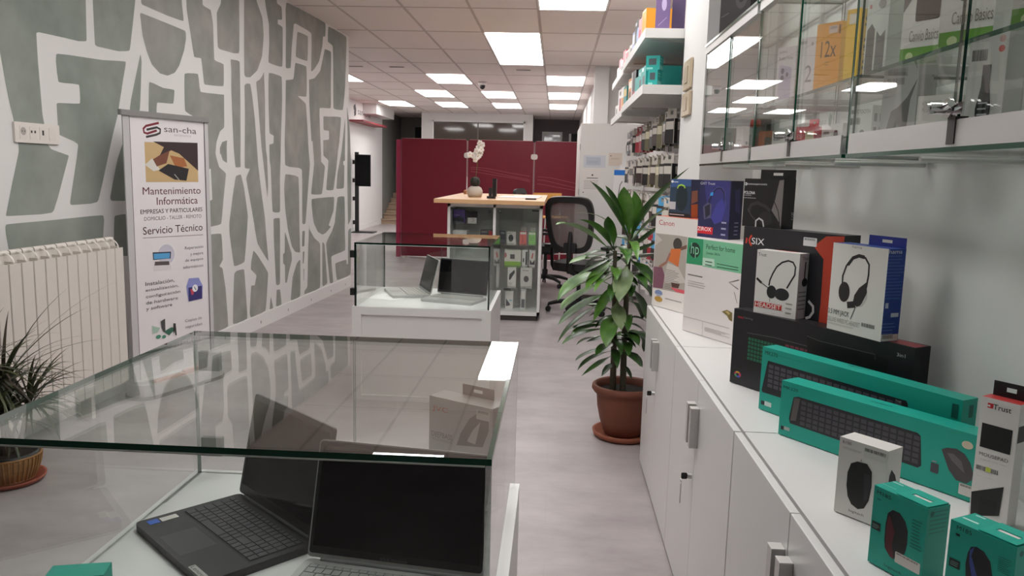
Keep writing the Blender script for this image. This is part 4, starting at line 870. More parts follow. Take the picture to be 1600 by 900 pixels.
    c('orange box marked with a big dark twelve',(.67,2.19,mz),.077,.172,'#eda63c',[('f','t','#3a2c24',.22,.5,.84,.74,'12x'),('f','L','#a07830',.42,.38,.6,.44,[2]),('f','s','#e4d2cc',.5,.84,.85,.95),('f','b','#5a5050',.54,.9,.82,.94),('f','r','#6a3c20',.9,.82,.97,.95)],.03,faces={'r':'#f0bd3c'})
    c('narrow yellow phone box with black vertical lettering',(.68,2.0,mz),.036,.172,'#f2c43e',[('r','v','#3a3208',.25,.02,.8,.9,'POCO M7 Pro 5G'),('f','s','#e4dccc',.2,.8,.8,.94)],.075)
    c('white box with two dark watch straps',(.68,1.873,mz),.055,.165,'#dfe0dc',[('f','p','#2e3030',.06,.02,.06,.62,.26,.7,.42,.62,.42,.02),('f','p','#5a5c5c',.5,.02,.5,.6,.68,.52,.9,.6,.9,.02),('f','e','#8a8c8c',.5,.88,.85,1),('f','r','#c04a3a',.1,.9,.2,.95)],.06,faces={'r':'#b9c4bd'})
    def drive(lab,P,w,h): c(lab,P,w,h,'#d9d8d2',[('f','r','#5f9a2c',0,0,1,.2),('f','p','#6a6866',0,.62,.0,1,.3,1,.28,.82),('f','p','#c8404a',.02,.9,.02,1,.3,1,.16,.9),('f','s','#46413e',.34,.5,.98,1.0),('f','t','#77746c',.22,.27,.98,.4,'Canvio Basics'),('f','e','#c8d8a0',.16,.05,.36,.15)],.05,faces={'r':'#bfc4be'})
    drive('drive box with green strip beside the strap box',(.68,1.68,mz),.080,.165); drive('drive box with green strip, middle one of three',(.67,1.494,mz),.095,.163); drive('drive box with green strip at the picture edge',(.68,1.285,mz),.09,.160)
    carton('speaker_carton','large dark carton with a gamer figure print on top of the far wall cabinet','carton',(.665,3.50,1.889),-58,.17,.1,.36,'#2e2a2c',[('f','e','#4a4448',.5,.35,.9,.6),('f','e','#1c1a1c',.6,.42,.8,.55),('f','l','#6a6468',.05,.3,.3,.33,[.02])])
cabinet_goods()

# ================================================================ SHELVES AND PEGBOARD BEYOND THE NEAR PILLAR
def shelf_zone():
    sm=M((.74,.725,.71),.5,name='white_shelf')
    def shelf(label,y0,y1,z,edge=True):
        t=thing('wall_shelf',label,'shelf',(.445,(y0+y1)/2,z)); a=(y1-y0)/2; MB().box(.012,-a+.012,-.022,.484,a,0,sm).box(-.002,-a,-.045,.012,a,.004,sm).box(.012,-a,-.045,.484,-a+.012,.004,sm).build('board',t)
        for s in (-.7,.7): MB().poly([(.05,s*a,-.022),(.484,s*a,-.022),(.484,s*a,-.055)],sm).box(.05,s*a-.01,-.030,.484,s*a+.01,-.022,sm).build('bracket',t)
    shelf('upper white shelf near the pillar loaded with coloured boxes',4.36,5.72,2.10); shelf('upper white shelf section farther from the pillar',5.73,6.85,2.08)
    shelf('lower white shelf near the pillar holding the stacked teal boxes',4.36,5.72,1.81); shelf('lower white shelf section farther from the pillar',5.73,6.85,1.79)
    def c(lab,P,w,h,col,g=(),d=.12,ang=-90,faces=None): carton('product_box',lab,'box',P,ang,w,d,h,col,g,faces)
    z=2.1042
    c('tall purple box at the near end of the upper shelf',(.50,4.42,z),.075,.22,'#6f5a86',[('f','e','#b8a8cc',.4,.45,.75,.75),('f','l','#9a88b0',.2,.1,.8,.3,[.05]),('r','r','#5c4a70',.05,.05,.95,.95)],.06,-8)
    c('purple carton half hidden behind the tall purple box',(.60,4.52,z),.07,.2,'#5f4d74',(),.05,-8)
    S=[(4.83,.13,.17,'#e39a2c','orange box with white frame',[('f','l','#f0e8dc',.04,.04,.96,.04,.96,.96,.04,.96,.04,.04,[.05]),('f','e','#5a4030',.2,.02,.8,.25)]),
       (5.02,.10,.16,'#e4a8ae','pink and white box',[('f','r','#c8506a',.2,.1,.8,.6)]),(5.26,.17,.19,'#20242e','black box with pale blue round print',[('f','e','#a8bce8',.4,.2,.95,.75),('f','r','#e8e8f0',.1,.85,.4,.95)]),
       (5.42,.11,.15,'#aab4da','pale blue box',[('f','r','#e6e8f2',.1,.5,.9,.9)]),(5.62,.14,.10,'#e6e0dc','white box with dark drawing',[('f','e','#4a4648',.2,.2,.8,.8)])]
    for y,w,h,col,n,g in S: c(n+' on the upper shelf',(.47,y,z),w,h,col,g,.2,-86)
    z=2.084
    for y,w,h,col,n,g in [(5.95,.16,.13,'#d8d2cf','white and red box',[('f','r','#b83848',.1,.6,.9,.9),('f','e','#55504e',.2,.1,.8,.55)]),(6.14,.15,.16,'#c94a5c','crimson box',[('f','r','#e8dcdc',.1,.1,.9,.4)]),(6.34,.16,.12,'#e4dedb','white box with grey spots',[('f','e','#77706e',.1,.2,.5,.7),('f','e','#8a8280',.55,.3,.9,.8)]),(6.52,.14,.15,'#c87078','rose box',[('f','r','#efe6e4',.15,.2,.85,.5)]),(6.72,.15,.11,'#e8e2de','plain white low box',[('f','r','#b04a58',.1,.1,.9,.3)])]:
        c(n+' on the farther upper shelf',(.47,y,z),w,h,col,g,.2,-86)
    z=1.8142; tl='#2aa39c'; G=[('f','s','#4b555a',.2,.35,.75,.8),('r','L','#9fd8d0',.1,.6,.7,.85,[2]),('r','s','#8fd0c8',.05,.08,.95,.35),('f','r','#8fd4cc',.05,.05,.5,.18)]
    c('teal webcam box, lower of the stacked pair',(.475,4.42,z),.052,.085,tl,G,.1,-20); c('teal webcam box, upper of the stacked pair',(.465,4.45,z+.0855),.075,.075,tl,G,.085,-20)
    for y,w,h,col,n,g in [(4.72,.14,.13,tl,'teal box with white corner',[('f','r','#dff0ee',.1,.8,.5,.95),('f','s','#48545a',.3,.2,.8,.6)]),(4.90,.14,.14,tl,'second teal box',[('f','t','#dff0ee',.1,.7,.7,.9,'logi'),('f','s','#48545a',.3,.15,.8,.55)]),(5.10,.15,.115,'#22a09a','wide teal box',[('f','r','#bfe6e0',.1,.1,.5,.3)]),(5.34,.17,.18,'#1e1d1f','tall black box with white spine',[('f','r','#d8d4d2',0,0,.2,1),('f','r','#a83840',.25,.05,.9,.3)]),(5.56,.14,.16,'#d98a3a','tan orange box',[('f','r','#efe4d4',.1,.6,.9,.9),('f','e','#5a3a20',.2,.1,.8,.5)])]:
        c(n+' on the lower shelf',(.47,y,z),w,h,col,g,.2,-86)
    z=1.794
    for y,w,h,col,n,g in [(5.95,.15,.17,'#2a8a86','dark teal box',[('f','r','#e0c070',.1,.6,.9,.9)]),(6.18,.16,.19,'#e9e4df','white box with orange label',[('f','r','#d88a3a',.1,.2,.9,.6)]),(6.45,.2,.20,'#e4dfdc','white box with a red panel',[('f','r','#a83440',.3,.15,.75,.65),('f','e','#5a5856',.3,.75,.7,.92)]),(6.74,.16,.10,'#dedad6','low white box with black dot',[('f','e','#3a3838',.3,.3,.6,.8)])]:
        c(n+' on the farther lower shelf',(.47,y,z),w,h,col,g,.2,-86)
    # pegboard, hooks and hanging packs
    pg=thing('pegboard','white perforated pegboard with rows of steel hooks beyond the pillar','pegboard',(.928,5.95,0))
    b=MB(); b.box(-.014,-1.55,.32,0,1.55,1.74,M((.62,.60,.59),.6)); 
    for i in range(28):
        for j in range(13): b.disc((-.0145,-1.5+i*.11,.38+j*.108),.006,M('#3a3837'),'x',6)
    b.build('panel',pg)
    rnd=random.Random(11); rows=[(1.69,.30),(1.445,.29),(1.20,.29),(.975,.27),(.76,.27)]
    ys=[4.52+.215*i for i in range(13)]; hk=MB().tube([(0,0,0),(-.29,0,.0),(-.305,0,.018)],.0028,M((.66,.65,.63),.3,metal=.7),6)
    hk.box(-.012,-.006,-.03,0,.006,.012,M((.66,.65,.63),.3,metal=.7)); h0=None
    packs={}
    KIND=[('black','black accessory pack with pale label',.085,.17,'#252223','#cfc8c0'),('brown','dark brown accessory pack in clear sleeve',.10,.16,'#3b2c2a','#d8d0c6'),('grey','grey cable coil in a clear bag',.10,.20,'#7d7b7d','#d6d2d0'),('white','white accessory pack with grey print',.08,.19,'#d9d3cf','#8a8684'),('olive','olive and cream accessory pack',.075,.18,'#6c6648','#dcd4b8'),('crimson','crimson accessory pack',.08,.175,'#a81c32','#e2d8d6'),('blue','pack with sky blue header',.09,.15,'#2a2627','#58aee0')]
    cardm={}
    def pack(kind):
        n,lab,w,h,col,lc=KIND[kind]
        t=thing('hanging_pack','x','pack'); m=MB(); m.box(-.012,-w/2,-h,.012,w/2,-.035,M(col,.35),faces={'f':M('#171415',.4)} if n in('black','brown','blue') else None)
        if n=='grey':
            m=MB()
            for q in range(4): m.tube([(-.008+.005*q,.038*math.cos(a*.5236),-h*.58+.06*math.sin(a*.5236)) for a in range(13)],.006,M(col,.4),6)
            m.box(-.012,-.018,-h*.70,.012,.018,-h*.45,M('#c9c6c6',.5))
        else:
            m.box(-.0125,-w/2+.006,-h*.55,.0125,w/2-.006,-.05,M(lc,.4)); m.box(-.0128,-w/2+.012,-h*.9,.0128,w/2-.012,-h*.62,M(col,.3)); m.box(-.0135,-w/2-.001,-h-.001,-.0105,-w/2+.002,-.034,M(lc,.4))
        m.build('pouch',t)
        hd=MB(); c2=M(lc if n in('blue','brown','black') else col,.4); hd.box(-.001,-w/2,-.035,.001,w/2,-.012,c2).box(-.001,-w/2,-.012,.001,-.014,.020,c2).box(-.001,.014,-.012,.001,w/2,.020,c2).box(-.001,-.014,.0105,.001,.014,.020,c2); hd.build('header_card',t)
        return t
    rn=['topmost','second','third','fourth','lowest']
    pick=[[0,0,4,1,0,4,0,5,5,0,3,2,2],[0,0,4,1,4,0,1,3,2,0,3,2,2],[1,6,6,1,3,3,0,3,3,3,3,3,3],[6,0,6,5,0,3,1,6,3,3,3,6,6],[3,1,0,3,3,0,6,3,3,6,6,3,6]]
    for r,(z,hh) in enumerate(rows):
        for i,y in enumerate(ys):
            loc=(.914-.928,y-5.95,z)
            if h0 is None: h0=hk.build('hook',pg,loc)
            else:
                c2=h0.copy(); COL.objects.link(c2); c2.parent=pg; c2.location=loc
            k=pick[r][i]; nn=3 if i<7 else 2
            for s in range(nn):
                kk=k if rnd.random()<.75 else rnd.choice((0,1,4,3))
                x=.914-.285+s*rnd.uniform(.052,.068); key=(kk,r)
                lb='%s hanging on the %s hook row'%(KIND[kk][1],rn[r]); gp='%s packs on the %s hooks'%(KIND[kk][0],rn[r])
                ang=rnd.uniform(.0,.5)
                if kk not in packs: t=packs[kk]=pack(kk); t.location=(x,y,z-.006); t.rotation_euler=(0,0,ang); tag(t,lb,'pack',gp)
                else: dup(packs[kk],(x,y,z-.006),ang,lb,gp)
    # brass socket plates on the pillar
    for i,(z0,z1,y0,y1,lab) in enumerate(((1.765,1.91,4.015,4.235,'upper brass switch plate on the side of the near pillar'),(1.635,1.752,4.0,4.232,'lower brass socket plate on the side of the near pillar'))):
        t=thing('wall_plate',lab,'socket',(.649,(y0+y1)/2,(z0+z1)/2)); a,b_=(y1-y0)/2,(z1-z0)/2
        MB().box(-.014,-a,-b_,0,a,b_,M((.62,.50,.36),.35,metal=.35)).build('plate',t,bevel=.004); MB().box(-.018,-a*.35,-b_*.55,-.014,a*.35,b_*.55,M((.48,.39,.29),.4)).build('rocker',t)
shelf_zone()
def white_cabinet():
    t=thing('tall_cabinet','tall plain white cabinet with pinned notices behind the office chairs','cabinet',(.59,9.2,0))
    MB().box(-.345,-.68,.04,.335,.9,1.865,WHITEL).box(-.33,-.66,0,.32,.88,.04,M('#8c8682')).build('carcass',t)
    MB().box(-.343,-.70,.05,.335,-.682,1.862,WHITEL).build('door',t)
    for z in (.4,1.15,1.62): MB().box(-.352,-.69,z-.03,-.345,-.64,z+.03,STEEL).build('hinge',t)
    for lab,x0,x1,z0,z1,col,g in (('wide pale notice in a plastic sleeve on the tall cabinet',.28,.512,1.405,1.535,'#cfd2da',[('f','r','#b9c0cd',.12,.2,.78,.85),('f','L','#9aa2b2',.2,.4,.7,.55,[2])]),('tall printed notice pinned under the wide one',.272,.468,1.13,1.39,'#e6e0dd',[('f','L','#a09a98',.1,.2,.9,.55,[6]),('f','e','#55565c',.5,.72,.6,.8),('f','r','#8a8684',.25,.62,.85,.66),('f','e','#6a6468',.05,.03,.12,.08)]),('cream sheet pinned beside the pale notice',.545,.685,1.43,1.565,'#d9cbc0',[('f','L','#a89a90',.15,.5,.85,.6,[2]),('f','e','#5a5250',.1,.72,.2,.8)])):
        tag(carton_mesh(x1-x0,.001,z1-z0,col,g).build('notice',None,(x0,8.4975,z0)),lab,'notice')
    # blister card leaning out at the end of the pegboard
    t=thing('hanging_pack','large white cable pack with blue header at the end of the hooks','pack',(.60,7.42,1.42)); m=carton_mesh(.13,.02,.34,'#e2dedd',[('f','r','#2a74c8',.0,.86,1,1),('f','l','#6a686a',.3,.15,.45,.6,.6,.7,[.06]),('f','L','#b0acab',.5,.15,.9,.4,[4])]); m.T=None
    o=m.build('pouch',t); o.location=(-.07,-.01,-.38); MB().box(-.02,-.001,-.04,.02,.001,.01,M('#e2dedd')).build('header_card',t)
white_cabinet()
# ================================================================ ALONG THE PAINTED WALL
def radiator():
    n=26; pit=.0785; y1=4.19
    t=thing('radiator','long cream sectional radiator under the painted wall','radiator',(wx(y1-n*pit)+.072,y1-n*pit,0),math.atan2(-.043,1))
    cm=M((.66,.61,.56),.38,name='cream_enamel'); z0,z1=.13,.875; proto=None
    for i in range(n):
        if proto is None:
            b=MB(); w=pit
            b.rbox(.088,.0026,z0,.10,w-.0026,z1,.004,cm,2)                 # flat face
            b.box(.02,w*.5-.006,z0+.04,.09,w*.5+.006,z1+.01,cm)            # web
            b.rbox(.0,.006,z0,.012,w-.006,z1-.01,.004,cm,2)
            b.tube([(.05,0,z0+.05),(.05,w,z0+.05)],.022,cm,12)
            b.tube([(.035,.002,z1+.042),(.035,w-.006,z1+.042)],.015,cm,12)    # top bead
            P=[(.045+.052*math.sin(a*.2618),z1+.048-.055*(1-math.cos(a*.2618))) for a in range(7)]
            for q in range(6): b.add([(P[q][0],w*.5-.005,P[q][1]),(P[q+1][0],w*.5-.005,P[q+1][1]),(P[q+1][0],w*.5+.005,P[q+1][1]),(P[q][0],w*.5+.005,P[q][1])],[(0,1,2,3)],cm)
            b.box(.03,w*.5-.004,z1-.05,.094,w*.5+.004,z1+.0,cm); b.box(.062,.0,z1-.018,.068,w,z1-.008,cm)
            b.add([(.05,.001,z1+.035),(.05,w-.001,z1+.035),(.06,w-.001,z1-.06),(.06,.001,z1-.06)],[(0,1,2,3)],cm)
            proto=b.build('section',t)
        else:
            c=proto.copy(); COL.objects.link(c); c.parent=t; c.location=(0,i*pit,0)
    f=MB()
    for y in (.3,n*pit-.3): f.box(-.06,y-.02,.2,.02,y+.02,.24,cm).box(.02,y-.015,0,.08,y+.015,z0+.03,cm)
    f.tube([(.05,n*pit,z1-.04),(.05,n*pit+.02,z1-.04)],.014,cm,10); f.tube([(.05,n*pit,z0+.05),(.05,n*pit+.03,z0+.05)],.016,STEEL,10); f.build('bracket',t)
radiator()
def socket_strip():
    y0,y1=3.628,3.945; z=1.462; t=thing('wall_socket','cream four-gang socket strip on the painted wall above the radiator','socket',(wx(3.79),(y0+y1)/2,z),math.atan2(-.043,1))
    a=(y1-y0)/2; cr=M((.72,.67,.63),.35); b=MB(); b.rbox(0,-a,-.048,.011,a,.048,.006,cr,3,axis='x'); b.build('frame',t,bevel=.002)
    dk=M('#1a1817',.5)
    for i in range(4):
        y=-a+.055+i*.0685; g=MB(); g.box(.011,y-.024,-.030,.0125,y+.024,.030,M((.70,.65,.61),.4))
        if i==0: g.disc((.0128,y,.006),.019,M((.40,.36,.33),.5),'x'); g.disc((.0131,y-.008,.006),.003,dk,'x',8); g.disc((.0131,y+.008,.006),.003,dk,'x',8)
        if i==1: g.box(.0125,y-.017,.0,.0131,y-.007,.012,dk).box(.0125,y+.007,.0,.0131,y+.017,.012,dk)
        if i==2: g.box(.0125,y-.006,-.008,.0131,y+.006,.016,dk)
        g.build('outlet',t)
socket_strip()
def banner():
    P,a,w,d,h,g=BX['banner']; t=thing('roll_up_banner','tall white roll-up banner with lettering beside the radiator','banner',P,R(a))
    mb=MB(); mb.box(.012,0,.09,w-.012,.0015,h-.02,M('#e6e1e2',.45)); printface(mb,lambda u,v,e:(u,-e,v),w,h,[x[1:] for x in g],.5); mb.build('print',t)
    s=MB(); lg=M((.52,.50,.50),.35,metal=.2); s.box(0,-.004,.09,.045,.004,h-.02,M((.55,.53,.535),.4)).box(w-.03,-.004,.09,w,.004,h-.02,M((.55,.53,.535),.4)).box(.043,-.0045,.09,.046,.0045,h-.02,M('#55504e')).box(w-.031,-.0045,.09,w-.029,.0045,h-.02,M('#55504e')); s.build('side_strip',t)
    MB().rbox(-.018,-.014,h-.022,w+.018,.014,h+.008,.008,M((.33,.32,.315),.35,metal=.4),3).build('top_bar',t)
    b=MB(); P2=rrect(-.03,-.11,w+.03,.10,.10,8); b.prism(P2,.0,.018,M('#3a3837',.5)); b.prism(rrect(-.022,-.10,w+.022,.09,.09,8),.018,.085,M((.55,.54,.53),.35,metal=.3)); b.prism(rrect(.0,-.05,w,.06,.05,6),.085,.10,M((.60,.59,.58),.4)); b.build('base_case',t)
    b=MB(); b.tube([(w*.5,.04,.09),(w*.5,.03,h-.01)],.008,ALU,8); b.build('pole',t)
    m=MB(Matrix.Translation((0,0,0))); m.box(.08,-.085,.0855,.40,-.058,.0995,M('#c08a70',.5)).box(.30,-.082,.0995,.52,-.056,.1105,M('#d9aaa0',.5)); o=m.build('brochure_holder',t)
banner()
def spiky_plant():
    cx,cy=-2.25,3.05
    t=thing('potted_spiky_plant','spiky narrow-leaved plant in a wicker basket before the radiator','plant',(cx,cy,0)); PS=.78
    MB(Matrix.Scale(PS,4)).lathe([(0,.0),(.155,.0),(.175,.018),(.178,.03),(.165,.028),(.15,.012),(0,.012)],(0,0,0),M('#9c4a34',.55,noise=.1,nscale=20)).build('saucer',t)
    b=MB(Matrix.Scale(PS,4)); wk=wood_mat('#8a5c30','#c9965a','wicker',(18,18,40)); prof=[(.0,.013),(.115,.013),(.125,.03),(.14,.07),(.152,.11),(.158,.150),(.150,.152),(.142,.11)]; b.lathe(prof,(0,0,0),wk,48)
    for i in range(40):
        a=2*math.pi*i/40; b.tube([((r+.003)*math.cos(a),(r+.003)*math.sin(a),z) for r,z in ((.118,.018),(.126,.03),(.141,.07),(.153,.11),(.158,.148))],.0042,wk,5)
    for z,r in ((.150,.158),(.02,.121)): b.tube([(r*math.cos(q*.2618),r*math.sin(q*.2618),z) for q in range(25)],.006,wk,6)
    b.build('basket',t)
    MB(Matrix.Scale(PS,4)).lathe([(.145,.10),(.148,.165),(.139,.165),(.135,.145),(0,.145)],(0,0,0),M('#17171a',.4),32).build('pot',t)
    MB(Matrix.Scale(PS,4)).lathe([(.134,.148),(0,.15)],(0,0,0),M('#2a1d15',.9,bump=.5,nscale=60),24).build('soil',t)
    st=MB(); heads=[(.0,.0,.42),(.07,.05,.34),(-.08,-.03,.47),(.03,-.06,.30)]
    for x,y,z in heads: st.tube([(x*.3,y*.3,.11),(x*.7,y*.7,z*.6),(x,y,z)],[.013,.011,.009],M('#5a4a34',.8,noise=.2,nscale=60),8)
    st.build('stem',t)
    rnd=random.Random(3); f=MB(); gm=[M('#39412a',.45,noise=.25,nscale=12,name='narrow_leaf'),M('#4a5030',.45,noise=.25,nscale=12,name='narrow_leaf'),M('#3a2f22',.5,name='narrow_leaf')]
    for hx,hy,hz in heads:
        for i in range(52):
            az=rnd.uniform(0,2*math.pi); el=rnd.uniform(-.15,1.35); L_=rnd.uniform(.2,.36); pts=[]
            p=Vector((hx,hy,hz+rnd.uniform(-.05,.03))); d=Vector((math.cos(az)*math.cos(el),math.sin(az)*math.cos(el),math.sin(el)))
            for k in range(8): pts.append(p.copy()); p=p+d*(L_/7); d=(d+Vector((0,0,-.17))).normalized()
            blade(f,pts,rnd.uniform(.006,.010),gm[rnd.choice((0,0,1,1,2))],fold=.2)
    for az,el,L_ in ((.35,1.0,.62),(.9,.95,.45),(.6,.7,.42),(-.2,.8,.5),(.1,1.15,.5),(-.6,.55,.44)):
        p=Vector((0,0,.42)); d=Vector((math.cos(az)*math.cos(el),math.sin(az)*math.cos(el),math.sin(el))); pts=[]
        for k in range(10): pts.append(p.copy()); p=p+d*(L_/9); d=(d+Vector((0,0,-.09))).normalized()
        blade(f,pts,.007,gm[0],fold=.2)
    f.v=[(max(x,-.095),y,z) for x,y,z in f.v]
    f.build('foliage',t)
def blade(mb,pts,w,m,fold=.35,prof=None,edge=None):
    n=len(pts); V=[];F=[]
    up=Vector((0,0,1)); mats=[]
    for i,p in enumerate(pts):
        d=(pts[min(i+1,n-1)]-pts[max(i-1,0)]).normalized(); s=d.cross(up)
        if s.length<.05: s=Vector((1,0,0)).cross(d)
        s.normalize(); nn=s.cross(d)
        u=i/(n-1); ww=w*(prof(u) if prof else (min(1,.35+u*3)*(1-u**2.2)+.03))
        V+=[p-s*ww+nn*ww*fold,p,p+s*ww+nn*ww*fold]
    for i in range(n-1):
        a=i*3; F+=[(a,a+1,a+4,a+3),(a+1,a+2,a+5,a+4)]
    mb.add(V,F,m,True)
spiky_plant()

def leafmat(c0,c1,name):
    m=bpy.data.materials.new(name); m.use_nodes=True; nt=m.node_tree; b=nt.nodes['Principled BSDF']; L=nt.links.new
    tc=nt.nodes.new('ShaderNodeTexCoord'); n=nt.nodes.new('ShaderNodeTexNoise'); n.inputs['Scale'].default_value=9; n.inputs['Detail'].default_value=3; L(tc.outputs['Object'],n.inputs['Vector'])
    r=nt.nodes.new('ShaderNodeValToRGB'); r.color_ramp.elements[0].position=.32; r.color_ramp.elements[0].color=lin(c0); r.color_ramp.elements[1].position=.68; r.color_ramp.elements[1].color=lin(c1); L(n.outputs['Fac'],r.inputs[0]); L(r.outputs[0],b.inputs['Base Color'])
    b.inputs['Roughness'].default_value=.35; b.inputs['Specular IOR Level'].default_value=.45
    return m
def big_plant():
    cx,cy=.385,3.965
    t=thing('potted_plant','tall broad-leaved plant in a terracotta pot at the end of the cupboards','plant',(cx,cy,0))
    tc=M('#7a4736',.7,noise=.2,nscale=9,bump=.1,name='terracotta')
    MB().lathe([(0,.0),(.135,.0),(.152,.012),(.158,.034),(.148,.034),(.138,.016),(0,.016)],(0,0,0),M('#93523a',.55,noise=.12,nscale=12,name='terracotta_saucer'),48).build('saucer',t)
    MB().lathe([(0,.017),(.093,.017),(.102,.03),(.122,.09),(.137,.16),(.142,.215),(.144,.232),(.157,.236),(.168,.252),(.166,.270),(.155,.278),(.144,.268),(.138,.235)],(0,0,0),tc,56).build('pot',t)
    MB().lathe([(.139,.238),(.06,.245),(0,.244)],(0,0,0),M('#1c1714',.95,bump=.8,nscale=70,name='soil'),32).build('soil',t)
    def W3(px,py,dy=0.):      # a point of the plant: px,py are offsets measured in the plane of the stems (metres)
        return Vector((px,dy,py))
    S=MB(); bark=M('#5b5546',.8,noise=.25,nscale=70,bump=.3,name='stem_bark')
    for st in PLANT_STEMS: S.tube([W3(*p) for p in st],[.017,.016,.013,.011,.010][:len(st)],bark,10)
    S.build('stem',t)
    g=[leafmat('#26451f','#4c7a2e','broad_leaf'),leafmat('#39652a','#74a344','broad_leaf_bright'),leafmat('#22361f','#3d5a30','broad_leaf_dark'),leafmat('#6d8456','#9fb084','leaf_pale')]
    f=MB(); rnd=random.Random(8)
    prof=lambda u:(.16+.84*min(1,max(0,(u-.12)/.25)))*(1-max(0,(u-.55)/.45)**2.0)+.02
    for (b,m,e,w,dm,de,k) in PLANT_LEAVES:
        b,m,e=W3(b[0],b[1]),W3(m[0],m[1],dm),W3(e[0],e[1],de); pts=[]
        c=m*2-(b+e)*.5
        for i in range(11): u=i/10; pts.append(b*(1-u)**2+c*2*u*(1-u)+e*u*u)
        blade(f,pts,w*1.3,g[k],.36,prof)
    for i in range(38):
        z=rnd.uniform(.36,1.0); az=rnd.uniform(0,2*math.pi); st=PLANT_STEMS[rnd.randint(0,1)]
        x=st[0][0]+(st[-1][0]-st[0][0])*min(1,(z-.25)/.7); L_=rnd.uniform(.16,.28); d=Vector((math.cos(az)*.8,math.sin(az),.35)).normalized(); p=Vector((x,0,z)); pts=[]
        if abs(d.y)<.35: d.y=.5*(1 if d.y>0 else -1); d.normalize()
        if d.x>0: d.x*=.45
        for q in range(9): pts.append(p.copy()); p=p+d*(L_/8); d=(d+Vector((0,0,-.16))).normalized()
        blade(f,pts,rnd.uniform(.018,.028),g[rnd.choice((0,2,0,0,1))],.35,prof)
    f.v=[(min(x,.25) if y>-.29 else x,y,z) for x,y,z in f.v]
    f.build('foliage',t)
big_plant()

